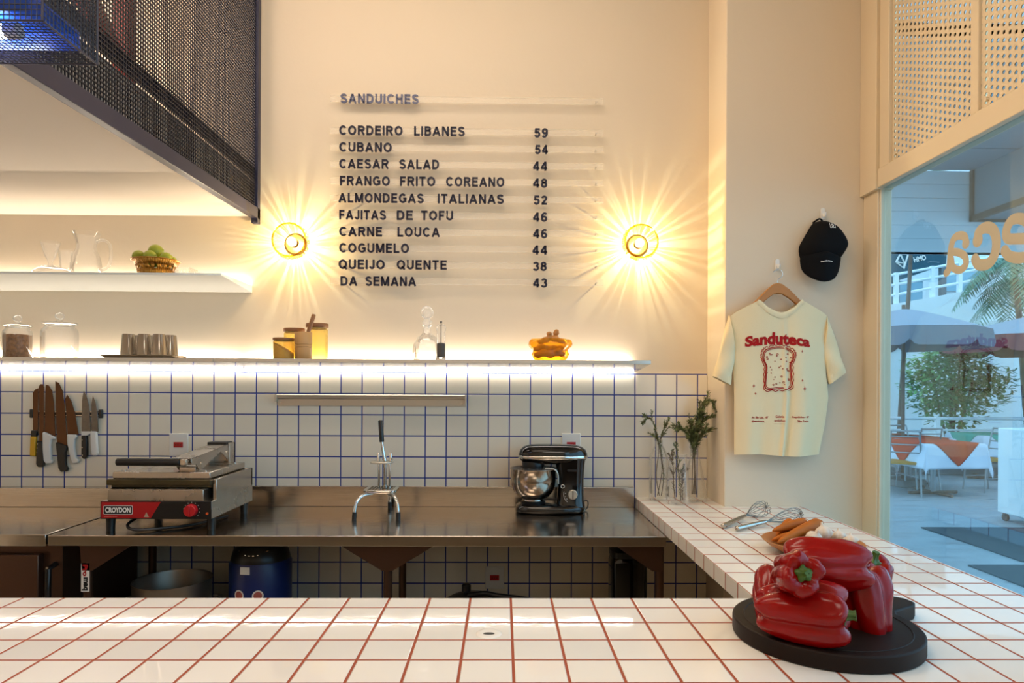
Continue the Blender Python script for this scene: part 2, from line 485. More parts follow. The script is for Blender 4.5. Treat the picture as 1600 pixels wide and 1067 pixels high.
# ------------------------------------------------------------------ the room
XL, YB, ZC = -4.6, -3.2, 3.95
XW = 1.66                                            # window plane
PXI, PY = 1.0136, 3.0                                # pillar: its left side, its face
TT = at(1050, 584, W).z                              # top of the wall tiles
struct(MB().box((XL, YB, -.1), (XW+.12, W+.2, 0)).build('floor', M['floor']))
struct(MB().box((XL, YB, ZC), (XW+.3, W+.2, ZC+.12)).build('ceiling', M['ceiling']))
b = MB().box((XL-.15, W, 0), (PXI+.01, W+.15, ZC)).mat(1).box((XL, W-.006, 0), (PXI-.002, W+.01, TT))
struct(b.build('wall_back', [M['paint'], M['walltile']]))
struct(MB().box((PXI, PY, 0), (XW+.12, W+.15, ZC)).build('wall_pillar', M['paint'], bevel=.004))
struct(MB().box((XL-.15, YB, 0), (XL, W, ZC)).build('wall_left', M['paint']))
struct(MB().box((XL-.15, YB-.15, 0), (XW+.3, YB, ZC)).build('wall_rear', M['paint']))
# storage slab above the left half of the kitchen
SX = -1.245
struct(MB().box((XL, 1.3, 2.285), (SX, 2.6, 2.47)).box((XL, 2.6, 2.292), (SX, W, 2.47)).build('ceiling_slab', M['slabpaint']))

# window wall: post, header, perforated panels, pane
ZH = 2.342
f = MB()
f.box((XW-.012, 2.885, 0), (XW+.05, PY, ZH)).box((XW-.03, 2.87, ZH-.005), (XW+.05, PY, ZC))          # post and the wider post above it
f.box((XW-.022, YB, ZH), (XW+.05, 2.87, ZH+.082))                                                   # header
f.box((XW-.015, 2.80, ZH+.08), (XW+.02, 2.87, ZC)).box((XW-.010, 2.275, ZH+.08), (XW+.03, 2.315, ZC))
f.box((XW-.010, 1.1, ZH+.08), (XW+.03, 1.14, ZC)).box((XW, YB, 0), (XW+.05, YB+.1, ZH)).box((XW, YB, 0), (XW+.05, 2.9, .05))
f.box((XW-.004, 2.878, .05), (XW+.02, 2.886, ZH))
struct(f.build('window_frame', M['frame'], bevel=.003))
struct(MB().box((XW+.004, YB+.1, .05), (XW+.012, 2.886, ZH)).build('window_1', M['pane']))
def perforated():
    m = bpy.data.materials.new('perforated_cream_panel'); m.use_nodes = True
    nt = m.node_tree; n = nt.nodes; L = nt.links; b = n['Principled BSDF']
    b.inputs['Base Color'].default_value = (*lin('d9c6a6'), 1); b.inputs['Roughness'].default_value = .5
    def K(op, a, c=None):
        k = n.new('ShaderNodeMath'); k.operation = op
        for i, v in enumerate((a, c)):
            if v is None: continue
            if isinstance(v, (int, float)): k.inputs[i].default_value = v
            else: L.new(v, k.inputs[i])
        return k.outputs[0]
    g = n.new('ShaderNodeNewGeometry'); P = n.new('ShaderNodeSeparateXYZ'); L.new(g.outputs['Position'], P.inputs[0])
    p = .0265
    def cell(oy, oz):
        a = K('SUBTRACT', K('FRACT', K('DIVIDE', K('ADD', P.outputs[1], oy), 2*p)), .5)
        c = K('SUBTRACT', K('FRACT', K('DIVIDE', K('ADD', P.outputs[2], oz), p)), .5)
        a = K('MULTIPLY', a, 2*p); c = K('MULTIPLY', c, p)
        return K('SQRT', K('ADD', K('MULTIPLY', a, a), K('MULTIPLY', c, c)))
    d = K('MINIMUM', cell(0, 0), cell(p, p/2))
    hole = K('LESS_THAN', d, .0068)
    tr = n.new('ShaderNodeBsdfTransparent'); mx = n.new('ShaderNodeMixShader')
    L.new(hole, mx.inputs[0]); L.new(b.outputs[0], mx.inputs[1]); L.new(tr.outputs[0], mx.inputs[2])
    L.new(mx.outputs[0], n['Material Output'].inputs[0])
    return m
M['perf'] = perforated()
def screw_mb(y, z): return MB().cyl((XW-.008, y, z), (XW+.004, y, z), .007, n=12)
for i, (y0, y1) in enumerate(((2.315, 2.80), (1.14, 2.275), (-.2, 1.1))):
    o = struct(MB().box((XW+.002, y0, ZH+.08), (XW+.005, y1, ZC)).build('trim_%d' % (i+1), M['perf']))
    screw_mb(y1-.03, ZH+.115).build('screw', M['frame'], o)

# window lettering, seen from the back
def glyph(paths, w):
    b = MB()
    for p in paths:
        q = smooth_path([onx(x, y, 0.0001 + XW) for x, y in p], 5)
        b.tube(q, w, 10)
        b.ell(q[0], w, w*1.25, w*1.25, 12, 6).ell(q[-1], w, w, w, 12, 6)
    b.v = [Vector((XW+.0005 + (v.x-XW)*.05, v.y, v.z)) for v in b.v]
    return b
cx_ = lambda x, y: (1370 + x/3.557, 260 + y/3.557)
gl = thing('window_lettering', 'cream rounded letters stuck on the window glass, seen reversed from inside', 'lettering', (0, 0, 0))
glyph([[cx_(*p) for p in ((494, 428), (488, 392), (458, 384), (428, 402), (412, 450), (404, 530), (398, 575), (385, 592))],
       [cx_(*p) for p in ((412, 476), (452, 478), (488, 500), (494, 545), (462, 575), (424, 562), (414, 520))]], .0155).build('letter', M['letterfilm'], gl)
glyph([[cx_(*p) for p in ((560, 410), (566, 366), (602, 340), (644, 352), (664, 410), (654, 490), (618, 540), (566, 545), (545, 515))]], .020).build('letter', M['letterfilm'], gl)
glyph([[cx_(*p) for p in ((868, 398), (790, 402), (726, 398), (722, 345), (755, 296), (815, 294), (866, 345), (876, 420), (846, 490), (792, 508), (736, 498), (710, 468))]], .019).build('letter', M['letterfilm'], gl)

# ------------------------------------------------------------------ counters
AX0, AX1, FY = .655, 1.372, 1.69
ct_ = thing('tiled_counter', 'white tiled L-shaped bar counter with red grout, running along front and window', 'counter', (0, 0, 0))
out = [(-3.0, .95), (AX1, .95), (AX1, PY+.001), (PXI+.0, PY+.001), (PXI, W-.006), (AX0, W-.006), (AX0, FY), (-3.0, FY)]
MB().prism(out, Z0-.052, Z0, 'z').build('countertop', M['countertile'], ct_, bevel=.0015)
MB().box((-3.0, 1.05, 0), (AX1-.06, 1.15, Z0-.053)).box((AX1-.14, 1.15, 0), (AX1-.06, PY-.01, Z0-.053)).build('base_panel', M['paint'], ct_)
h = onz(764, 990, Z0)
gr = thing('cable_grommet', 'white round cable grommet with a dark slot set in the counter', 'grommet', h)
MB().lathe([(.001, .0022), (.018, .0024), (.026, .0020), (.0285, 0)], n=28).build('collar', M['white_plastic'], gr)
MB().loft([[(x*.0125, -.006+y*.0065, .0018) for x, y in ((math.cos(t), math.sin(t)) for t in [2*PI*k/20 for k in range(20)])],
           [(x*.0125, -.006+y*.0065, .0028) for x, y in ((math.cos(t), math.sin(t)) for t in [2*PI*k/20 for k in range(20)])]]).build('slot', M['black'], gr)

# ------------------------------------------------------------------ steel work table with the cooler beside it
ZT, TY = .873, 2.595
TX0, TX1 = -1.772, .648
tb = thing('work_table', 'long stainless steel work table with upstand along the tiled back wall', 'table', (0, 0, 0))
b = MB().box((TX0, TY, ZT-.042), (TX1, W-.008, ZT))
b.build('tabletop', M['steel'], tb, bevel=.003)
MB().box((TX0, W-.030, ZT), (TX1, W-.0075, ZT+.098)).build('upstand', M['steel'], tb, bevel=.002)
def leg(x, y, lab=None):
    MB().cyl((x, y, 0), (x, y, ZT-.043), .0175, n=18).build('leg', M['dark_steel'], tb)
for x in (-1.642, -.455, .722 - .09):
    leg(x, 2.64); leg(x-.02, 3.16)
def gusset(x0, x1, xa, xb, y):
    MB().prism([(x0, ZT-.042), (xa, ZT-.145), (xb, ZT-.145), (x1, ZT-.042)], y, y+.004, 'y').build('gusset', M['dark_steel'], tb)
gusset(-1.665, -1.455, -1.655, -1.615, 2.622)
gusset(-.645, -.265, -.475, -.435, 2.622)
gusset(.45, .64, .60, .64, 2.622)
MB().box((TX0+.05, 2.66, .26), (TX1-.02, 3.2, .28)).build('undershelf', M['steel'], tb)
# maker's sticker on the left front leg
def stick(x, y, d): return Vector((-1.642 + (y-.010), 2.64-.0182-d*.6, .752 - x))
MB().text('Pro', stick, .020, .046, .05, .001).build('sticker_lettering', M['press_red'], tb)
MB().text('maq', lambda x, y, d: stick(x+.050, y-.003, d), .023, .052, .05, .001).build('sticker_lettering', M['black'], tb)
MB().box((-1.642-.0165, 2.64-.0180, .645), (-1.642+.0165, 2.64-.0172, .758)).build('sticker', M['print_white'], tb)

FX1 = -1.782
fr = thing('undercounter_cooler', 'stainless undercounter cooler with dark door left of the work table', 'cooler', (-2.6, 2.62, 0))
ox, oy = 2.6, -2.62
def L(p): return (p[0]+2.6, p[1]-2.62, p[2])
def lb(mb, lo, hi): return mb.box(L(lo), L(hi))
b = MB(); lb(b, (-3.5, TY+.005, ZT-.045), (FX1, W-.008, ZT+.002)); b.build('top', M['steel'], fr, bevel=.003)
b = MB(); lb(b, (-3.5, W-.075, ZT+.002), (FX1, W-.0075, ZT+.092)); b.build('upstand', M['steel'], fr, bevel=.002)
xd = at(60, 900, 2.63).x; xp = at(90, 900, 2.63).x
b = MB(); lb(b, (-3.5, 2.66, .08), (xp, 3.2, ZT-.046)); lb(b, (-3.4, 2.72, 0), (xp-.1, 3.1, .08)); b.build('body', M['dark_steel'], fr)
b = MB(); lb(b, (-3.0, 2.628, .12), (xd, 2.658, ZT-.085)); dr = b.build('door', M['dark_steel'], fr, bevel=.004)
hx = at(77, 890, 2.62).x
b = MB(); b.tube([L((hx, 2.658, .745)), L((hx, 2.615, .735)), L((hx, 2.612, .60)), L((hx, 2.658, .59))], .011, 10); hdl = b.build('handle', M['black'], dr)
MB().cyl(L((hx, 2.611, .742)), L((hx, 2.606, .742)), .005, n=10).build('bolt', M['chrome'], fr); MB().cyl(L((hx-.055, 2.657, .735)), L((hx-.055, 2.652, .735)), .004, n=10).build('bolt', M['chrome'], fr)

# ------------------------------------------------------------------ under the table
p = thing('stock_pot', 'large dull aluminium stock pot without lid under the steel table', 'pot', (-1.4178, 2.86, .28))
MB().lathe([(.001, 0), (.145, 0), (.152, .01), (.155, .335), (.158, .343), (.158, .347), (.154, .347), (.151, .34), (.148, .02), (.001, .015)], n=48).build('body', M['potmetal'], p)
for sx in (-1, 1): MB().tube(smooth_path([(sx*.154, -.05, .26), (sx*.19, -.04, .262), (sx*.19, .04, .262), (sx*.154, .05, .26)]), .006, 8).build('handle', M['potmetal'], p)
p = thing('blue_drum', 'dark blue plastic drum with black lid and round stickers under the table', 'drum', (-1.062, 2.92, .28))
MB().lathe([(.001, 0), (.125, 0), (.131, .01), (.131, .41), (.120, .43)], n=40).build('body', M['drum'], p)
MB().lathe([(.124, .405), (.124, .43), (.112, .47), (.08, .50), (.001, .515)], n=40).build('lid', M['black'], p)
dl = [c for c in kids(p) if c.name.startswith('lid')][0]
MB().tube(smooth_path([(-.062, -.085, .475), (-.035, -.105, .462), (0, -.112, .458), (.035, -.105, .462), (.062, -.085, .475)]), .0035, 8).build('handle', M['chrome'], dl)
def on_drum(x, z, r=.1318):
    t = x/.131
    return (r*math.sin(t), -r*math.cos(t), z)
M['faded_ink'] = mat('faded_red_ink', 'b05a50', .6, vary=.4, vscale=60)
for cx in (-.048, .034):
    b = MB()
    b.mat(0).loft([[on_drum(cx+math.cos(t)*.023, .295+math.sin(t)*.023, r) for t in [2*PI*k/24 for k in range(24)]] for r in (.1312, .1322)])
    b.mat(1).loft([[on_drum(cx+math.cos(t)*.017, .295+math.sin(t)*.017, r) for t in [2*PI*k/24 for k in range(24)]] for r in (.1318, .1326)])
    b.build('round_sticker', [M['print_white'], M['faded_ink']], p)
MB().loft([[on_drum(x, z, r) for x, z in ((-.04, .385), (.002, .385), (.002, .416), (-.04, .416))] for r in (.1332, .1345)]).build('paper_sticker', M['print_white'], p)
p = thing('pressure_pan', 'black lidded pan with top knob and long side handle under the table', 'pan', (-.125, 2.88, .28))
MB().lathe([(.001, 0), (.135, 0), (.142, .01), (.142, .225), (.146, .23), (.14, .24), (.10, .262), (.05, .272), (.001, .275)], n=40).build('body', M['black'], p)
MB().lathe([(.012, .272), (.012, .285), (.020, .29), (.020, .315), (.014, .322), (.001, .323)], (-.03, 0, 0), n=20).build('knob', M['black'], p)
MB().tube(smooth_path([(-.02, -.02, .275), (.05, -.04, .292), (.10, -.05, .286), (.19, -.06, .278), (.28, -.07, .268)]), [.012, .014, .012, .012] + [.011]*21, 10).build('handle', M['black'], p)
p = thing('dark_jug', 'tall black translucent jug standing in the right corner under the table', 'jug', (.56, 2.97, .28))
b = MB(); rings = [sq(0, 0, a, c, z, 36, 4) for a, c, z in ((.06, .06, 0), (.072, .075, .01), (.075, .078, .22), (.075, .078, .40), (.068, .07, .425))]
b.loft(rings); b.build('body', M['gloss_black'], p)
b = MB(); b.loft([sq(0, 0, .072, .075, .425, 36, 4), sq(0, 0, .072, .075, .45, 36, 4), sq(0, 0, .05, .05, .463, 36, 4)]); b.build('lid', M['black'], p)
MB().tube(smooth_path([(.07, 0, .40), (.085, 0, .38), (.085, 0, .2), (.07, 0, .16)]), .009, 8).build('handle', M['black'], p)

# ------------------------------------------------------------------ wall outlets
def outlet(x, z, label):
    o = thing('wall_outlet', label, 'outlet', (x, W-.006, z), group='white outlet plates on the tiled wall')
    MB().box((-.046, -.008, -.055), (.046, 0, .055)).build('plate', M['white_plastic'], o, bevel=.003)
    b = MB().box((-.022, -.012, -.013), (.022, -.007, .013))
    for q in (-.011, 0, .011): b.mat(1).cyl((q, -.0125, 0), (q, -.0118, 0), .003, n=8)
    b.build('socket', [M['red_plastic'], M['black']], o)
outlet(-1.584, 1.170, 'white outlet with red socket behind the sandwich press')
outlet(.338, 1.178, 'white outlet with red socket above the black stand mixer')
outlet(-.036, .522, 'white outlet with red socket low down under the steel table')

# ------------------------------------------------------------------ shelves
SZ0, SZ1, SYF = 1.564, 1.580, 2.90
def shelf(name, x0, x1, label, light=True):
    o = thing('wall_shelf', label, 'shelf', ((x0+x1)/2, W, SZ0))
    c = (x0+x1)/2
    MB().prism([(SYF-W, 0), (SYF-W, SZ1-SZ0), (-.001, SZ1-SZ0), (-.001, -.027), (-.034, -.027)], x0-c, x1-c, 'x').build('board', M['shelf'], o, bevel=.0008)
    MB().box((x0-c+.004, -.022, -.033), (x1-c-.008, -.0065, -.0272)).build('led_strip', M['led'], o)
    MB().box((x0-c+.01, -.022, SZ1-SZ0+.0005), (x1-c-.03, -.004, SZ1-SZ0+.008)).build('led_strip', M['led_up'], o)
    return o
shelf('l', -3.2, -1.268, 'left half of the long lit shelf above the knives')
shelf('r', -1.266, .652, 'right half of the long lit shelf above the tiles and mixer')
US0, US1, UX1 = 1.934, 1.952, -1.234
o = thing('wall_shelf', 'short upper glass-white shelf holding the lime basket at left', 'shelf', (-2.2, W, US0))
MB().prism([(SYF-W, .008), (SYF-W, US1-US0), (-.001, US1-US0), (-.001, -.016)], -1.2, UX1+2.2, 'x').build('board', mat('white_shelf_metal', 'dfe2dd', .2, .1), o, bevel=.0015)
MB().box((-1.19, -.022, US1-US0+.0005), (UX1+2.2-.02, -.004, US1-US0+.008)).build('led_strip', M['led_up'], o)

# ------------------------------------------------------------------ mesh guard of the storage slab
MXP = -1.2084
mg = thing('mesh_guard', 'dark navy wire mesh guard panel hanging left of the menu', 'guard', (MXP, 0, 2.25))
b = MB(); y0, y1, z0, z1 = 1.25, W-.012, .055, 1.45
b.add([(-.016, y0, -.022), (.016, y0, -.022), (.016, y1, .022), (-.016, y1, .022), (-.016, y0, .040), (.016, y0, .040), (.016, y1, .075), (-.016, y1, .075)],
      [(0,3,2,1),(4,5,6,7),(0,1,5,4),(1,2,6,5),(2,3,7,6),(3,0,4,7)])
b.build('bottom_rail', M['navy'], mg, bevel=.002)
MB().box((-.016, y1-.035, .0), (.016, y1, 1.68)).build('post', M['navy'], mg, bevel=.002)
MB().box((-.030, y0, .225), (-.004, y1-.035, .275)).build('middle_rail', M['navy'], mg, bevel=.002)
b = MB(); pit, t = .0145, .0016
y = y0
while y < y1-.03:
    b.box((-.002, y-t, z0), (.002, y+t, z1)); y += pit
z = z0 + .02
while z < z1:
    b.box((-.003, y0, z-t), (.003, y1-.03, z+t)); z += pit
b.build('wire_mesh', M['wire'], mg, smooth=0, recalc=False)
# red steelwork behind the guard, standing on the slab
q0 = onx(194, 92, -1.34); q1 = onx(100, -30, -1.34); ry0 = q0.y
rs = thing('red_steel_brace', 'oxide red steel post with diagonal brace behind the mesh guard', 'steelwork', (-1.34, ry0, 2.4705))
MB().box((-.025, -.025, 0), (.025, .025, 1.47)).build('post', M['redsteel'], rs)
d0 = (0, .10); d1 = (q1.y-ry0, q1.z-2.4705)
MB().prism([(d0[0], d0[1]-.03), (d0[0], d0[1]+.03), (d1[0], d1[1]+.16), (d1[0], d1[1])], -.012, .012, 'x').build('brace', M['redsteel'], rs)

# ------------------------------------------------------------------ hanging wire trough lamp over the counter
TXR, TYN, TYF, TZ = -.845, 1.217, 1.38, 2.125
tl = thing('trough_lamp', 'hanging blue wire-mesh trough lamp at the upper left corner', 'lamp', (TXR, (TYN+TYF)/2, TZ))
hy = (TYF-TYN)/2; xl = -1.3; hh = .20
b = MB(); g = .0100; t = .0011
def wires(b, o, u, v, lu, lv):
    o, u, v = Vector(o), Vector(u), Vector(v)
    for (a, c, la, lc) in ((u, v, lu, lv), (v, u, lv, lu)):
        k = 0.0
        while k <= la+1e-6:
            b.tube([o+a*k, o+a*k+c*lc], t, 4); k += g
wires(b, (xl, -hy, 0), (1, 0, 0), (0, 1, 0), -xl, 2*hy)
wires(b, (xl, -hy, 0), (1, 0, 0), (0, 0, 1), -xl, hh)
wires(b, (xl, hy, 0), (1, 0, 0), (0, 0, 1), -xl, hh)
wires(b, (0, -hy, 0), (0, 1, 0), (0, 0, 1), 2*hy, hh)
b.build('wire_basket', M['wire'], tl, smooth=0, recalc=False)
b = MB()
for a, c in (((xl, -hy, 0), (0, -hy, 0)), ((xl, hy, 0), (0, hy, 0)), ((0, -hy, 0), (0, hy, 0)), ((0, -hy, 0), (0, -hy, hh)), ((0, hy, 0), (0, hy, hh))): b.tube([a, c], .0022, 6)
b.build('rim_wire', M['navy'], tl)
MB().prism([(-.076, .022), (-.070, .060), (.070, .060), (.076, .022), (.072, .022), (.066, .054), (-.066, .054), (-.072, .022)], xl, -.030, 'x').build('reflector', M['troughblue'], tl)
MB().cyl((xl, 0, .024), (-.125, 0, .024), .014, n=14).build('light_tube', M['tube'], tl)
MB().cyl((-.125, 0, .024), (-.10, 0, .024), .015, n=14).build('tube_cap', M['white_plastic'], tl)
MB().cyl((-.5, 0, .15), (-.5, 0, ZC-TZ), .004, n=8).build('hanger_rod', M['navy'], tl)

# ------------------------------------------------------------------ plain bold capitals drawn with even strokes
def _arc(cx, cy, rx, ry, a0, a1, n=18):
    return [(cx+rx*math.cos(math.radians(a0+(a1-a0)*i/n)), cy+ry*math.sin(math.radians(a0+(a1-a0)*i/n))) for i in range(n+1)]
_h = .098
def glyph_paths(c):
    h = _h; t = 1-h
    G = {'A': (.80, [[(.075, 0), (.40, .96)], [(.725, 0), (.40, .96)], [(.17, .31), (.63, .31)]]),
     'B': (.67, [[(h, 0), (h, 1)], [(h, t), (.37, t)] + _arc(.37, .728, .19, t-.728, 90, -90) + [(h, .544)], [(.37, .544)] + _arc(.37, .316, .212, .228, 90, -90) + [(h, h)]]),
     'C': (.76, [_arc(.40, .5, .40-h, .5-h, 42, 318, 30)]),
     'D': (.73, [[(h, 0), (h, 1)], [(h, t), (.34, t)] + _arc(.34, .5, .73-h-.34, .5-h, 90, -90, 24) + [(h, h)]]),
     'E': (.63, [[(h, 0), (h, 1)], [(h, t), (.62, t)], [(h, .53), (.58, .53)], [(h, h), (.63, h)]]),
     'F': (.58, [[(h, 0), (h, 1)], [(h, t), (.58, t)], [(h, .50), (.52, .50)]]),
     'G': (.80, [_arc(.41, .5, .41-h, .5-h, 45, 322, 30) + [(.80-h, .22), (.80-h, .48)], [(.44, .47), (.80, .47)]]),
     'H': (.71, [[(h, 0), (h, 1)], [(.71-h, 0), (.71-h, 1)], [(h, .53), (.71-h, .53)]]),
     'I': (.18, [[(.09, 0), (.09, 1)]]),
     'J': (.52, [[(.52-h, 1), (.52-h, .30)] + _arc(.26, .30, .26-h, .30-h, 0, -175)]),
     'L': (.58, [[(h, 0), (h, 1)], [(h, h), (.58, h)]]),
     'M': (.86, [[(h, 0), (h, 1)], [(.86-h, 0), (.86-h, 1)], [(.115, .97), (.43, .06)], [(.745, .97), (.43, .06)]]),
     'N': (.72, [[(h, 0), (h, 1)], [(.72-h, 0), (.72-h, 1)], [(.12, .95), (.60, .05)]]),
     'O': (.82, [_arc(.41, .5, .41-h, .5-h, 0, 360, 40)]),
     'Q': (.82, [_arc(.41, .5, .41-h, .5-h, 0, 360, 40), [(.47, .28), (.78, -.01)]]),
     'R': (.72, [[(h, 0), (h, 1)], [(h, t), (.40, t)] + _arc(.40, .706, .21, t-.706, 90, -90) + [(h, .50)], [(.38, .50), (.65, 0)]]),
     'S': (.67, [_arc(.335, .722, .235, t-.722, 18, 250) + _arc(.335, .290, .247, .202, 78, -162)]),
     'T': (.64, [[(0, t), (.64, t)], [(.32, 0), (.32, 1)]]),
     'U': (.71, [[(h, 1), (h, .36)] + _arc(.355, .36, .355-h, .36-h, 180, 360) + [(.71-h, 1)]]),
     '2': (.57, [_arc(.285, .70, .20, t-.70, 165, -35) + [(.10, .10)], [(.04, h), (.56, h)]]),
     '3': (.57, [_arc(.27, .722, .185, t-.722, 160, -85), _arc(.27, .308, .21, .22, 90, -160)]),
     '4': (.59, [[(.42, 0), (.42, 1)], [(.40, .95), (.06, .31)], [(.02, .27), (.59, .27)]]),
     '5': (.57, [[(.53, t), (.155, t), (.105, .50)], [(.11, .52)] + _arc(.28, .335, .205, .245, 128, -158)]),
     '6': (.57, [_arc(.285, .315, .197, .227, 0, 360, 28), _arc(.33, .50, .245, .415, 50, 185)]),
     '8': (.57, [_arc(.285, .724, .172, t-.724, 0, 360, 26), _arc(.285, .310, .2, .222, 0, 360, 28)]),
     '9': (.57, [_arc(.285, .685, .197, .227, 0, 360, 28), _arc(.24, .50, .245, .415, 230, 365)])}
    return G[c]
def caps(b, word, place, h, w, depth):
    pen, items = 0.0, []
    for ch in word:
        gw, paths = glyph_paths(ch)
        items.append((pen, paths)); pen += gw + .16
    sx = w/(pen-.16)
    for x0, paths in items:
        for P in paths:
            n = len(P); L_, R_ = [], []
            closed = n > 3 and math.hypot(P[0][0]-P[-1][0], P[0][1]-P[-1][1]) < 1e-6
            for i in range(n):
                a, c = P[max(i-1, 0)], P[min(i+1, n-1)]
                if closed and i in (0, n-1): a, c = P[n-2], P[1]
                def nr(p, q):
                    d = math.hypot(q[0]-p[0], q[1]-p[1]) or 1
                    return (-(q[1]-p[1])/d, (q[0]-p[0])/d)
                n1 = nr(a, P[i]) if a != P[i] else nr(P[i], c); n2 = nr(P[i], c) if c != P[i] else n1
                mx_, my_ = n1[0]+n2[0], n1[1]+n2[1]; ml = math.hypot(mx_, my_) or 1
                mx_, my_ = mx_/ml, my_/ml; k_ = _h/max(.6, mx_*n1[0]+my_*n1[1])
                L_.append((P[i][0]+mx_*k_, P[i][1]+my_*k_)); R_.append((P[i][0]-mx_*k_, P[i][1]-my_*k_))
            rings = []
            for l_, r_ in zip(L_, R_):
                q = [((x0+p[0])*sx, p[1]*h) for p in (l_, r_)]
                rings.append([place(q[0][0], q[0][1], 0), place(q[1][0], q[1][1], 0), place(q[1][0], q[1][1], depth), place(q[0][0], q[0][1], depth)])
            b.loft(rings, True, (not closed, not closed))
    return b

# ------------------------------------------------------------------ menu: clear rails with letters
rows = [(156.5, [('SANDUICHES', 532, 654)], None, 'heading'),
        (206, [('CORDEIRO', 530, 629), ('LIBANES', 647, 726)], ('59', 835, 856), 0),
        (232, [('CUBANO', 530, 612)], ('54', 836, 856), 0),
        (258, [('CAESAR', 530, 607), ('SALAD', 624, 686)], ('44', 833, 855), 0),
        (284.5, [('FRANGO', 531, 609), ('FRITO', 625, 680), ('COREANO', 697, 788)], ('48', 833, 855), 0),
        (311, [('ALMONDEGAS', 529, 662), ('ITALIANAS', 684, 787)], ('52', 834, 855), 0),
        (337.5, [('FAJITAS', 530, 603), ('DE', 620, 645), ('TOFU', 658, 708)], ('46', 833, 855), 0),
        (363.5, [('CARNE', 530, 597), ('LOUCA', 621, 687)], ('46', 833, 855), 0),
        (389, [('COGUMELO', 530, 639)], ('44', 832, 855), 0),
        (414.5, [('QUEIJO', 529, 601), ('QUENTE', 620, 698)], ('38', 833, 854), 0),
        (440.5, [('DA', 532, 558), ('SEMANA', 571, 650)], ('43', 833, 855), 0)]
RY = W-.030
for py, words, price, kind in rows:
    c = at(730, py, RY); x0, x1 = at(516, py, RY).x, at(943, py, RY).x
    s = ' '.join(w for w, _, _ in words)
    lab = 'clear menu rail with grey-blue heading letters SANDUICHES' if kind else 'clear menu rail with navy letters reading %s %s' % (s, price[0])
    o = thing('menu_rail', lab, 'menu sign', (c.x, RY, c.z), group='clear menu rails on the back wall')
    MB().box((x0-c.x, 0, -.014), (x1-c.x, .002, .014)).box((x0-c.x, -.004, -.016), (x1-c.x, .0035, -.0125)).box((x0-c.x, -.004, .0125), (x1-c.x, .0035, .0155)).build('rail', M['acrylic'], o)
    for q in (x0+.05, x1-.035):
        MB().cyl((q-c.x, -.001, -.0), (q-c.x, .0295, -.0), .004, n=10).build('standoff', M['alu'], o)
    m = M['letter_grey'] if kind else M['letter']
    for w, a, e in words:
        xa, xe = at(a, py, RY-.006).x, at(e, py, RY-.006).x
        caps(MB(), w, lambda x, y, d, xa=xa: Vector((xa-c.x+x, -.001-d, y-.023)), .046, xe-xa, .006).build('heading_word' if kind else 'dish_word', m, o, smooth=30)
    if price:
        xa, xe = at(price[1], py, RY-.006).x, at(price[2], py, RY-.006).x
        caps(MB(), price[0], lambda x, y, d: Vector((xa-c.x+x, -.001-d, y-.025)), .044, xe-xa, .006).build('price', m, o, smooth=30)

# ------------------------------------------------------------------ wall lamps
M['bulb'] = None
def bulbmat():
    m = bpy.data.materials.new('glowing_bulb_glass'); m.use_nodes = True
    nt = m.node_tree; n = nt.nodes; n.remove(n['Principled BSDF'])
    e = n.new('ShaderNodeEmission'); e.inputs[0].default_value = (*lin('ffe6b0'), 1); e.inputs[1].default_value = 3.0
    t = n.new('ShaderNodeBsdfTransparent'); mx = n.new('ShaderNodeMixShader'); mx.inputs[0].default_value = .35
    nt.links.new(t.outputs[0], mx.inputs[1]); nt.links.new(e.outputs[0], mx.inputs[2]); nt.links.new(mx.outputs[0], n['Material Output'].inputs[0])
    return m
M['bulb'] = bulbmat()
def wall_lamp(p, label, seed):
    r = random.Random(seed)
    o = thing('wall_lamp', label, 'lamp', (p.x, W, p.z), group='ribbed amber wall lamps beside the menu')
    MB().tube([(0, -.0005, 0), (0, -.014, 0)], [.052, .046], 32).build('back_plate', M['brass'], o)
    MB().tube([(0, -.014, 0), (0, -.034, 0)], [.016, .014], 20).build('lamp_holder', M['brass'], o)
    # ribbed glass: bands of thin and thick glass of uneven width around the axis
    prof = [(.046, .014), (.066, .026), (.080, .048), (.086, .070), (.084, .092), (.078, .106)]
    b = MB(); a = 0.0
    while a < 2*PI:
        thick = r.random() < .55
        da = r.uniform(.02, .065) if thick else r.uniform(.018, .05)
        da = min(da, 2*PI-a+1e-6)
        b.mat(1 if thick else 0)
        k = 1.035 if thick else .985
        rings = []
        for R, d in prof:
            rings.append([Vector((R*k*math.cos(a+q), -d, R*k*math.sin(a+q))) for q in (0, da/2, da)])
        b.loft(rings, False, (False, False)); a += da
    gs = b.build('glass_shade', [M['lampglass'], M['lamprib']], o, smooth=60)
    b = MB(); n = 64
    for k in range(n):
        t = 2*PI*k/n
        b.ell((.079*math.cos(t), -.107, .079*math.sin(t)), .0036, .0036, .0036, 8, 5)
    b.tube([(.0785*math.cos(t), -.106, .0785*math.sin(t)) for t in [2*PI*k/64 for k in range(65)]], .0042, 8, False)
    b.build('beaded_rim', M['rimglass'], gs)
    MB().ell((0, -.062, 0), .024, .030, .024, 20, 12).build('bulb', M['bulb'], o)
    l = bpy.data.lights.new('filament', 'POINT'); l.energy, l.color, l.shadow_soft_size = 13, (1, .83, .56), .0030
    q = bpy.data.objects.new('filament', l); q.location = (0, -.068, 0); q.parent = o; COL.objects.link(q)
wall_lamp(at(455, 377, W-.07), 'glowing ribbed amber wall lamp left of the menu, by the mesh guard', 3)
wall_lamp(at(1000, 379, W-.07), 'glowing ribbed amber wall lamp right of the menu, near the pillar', 5)

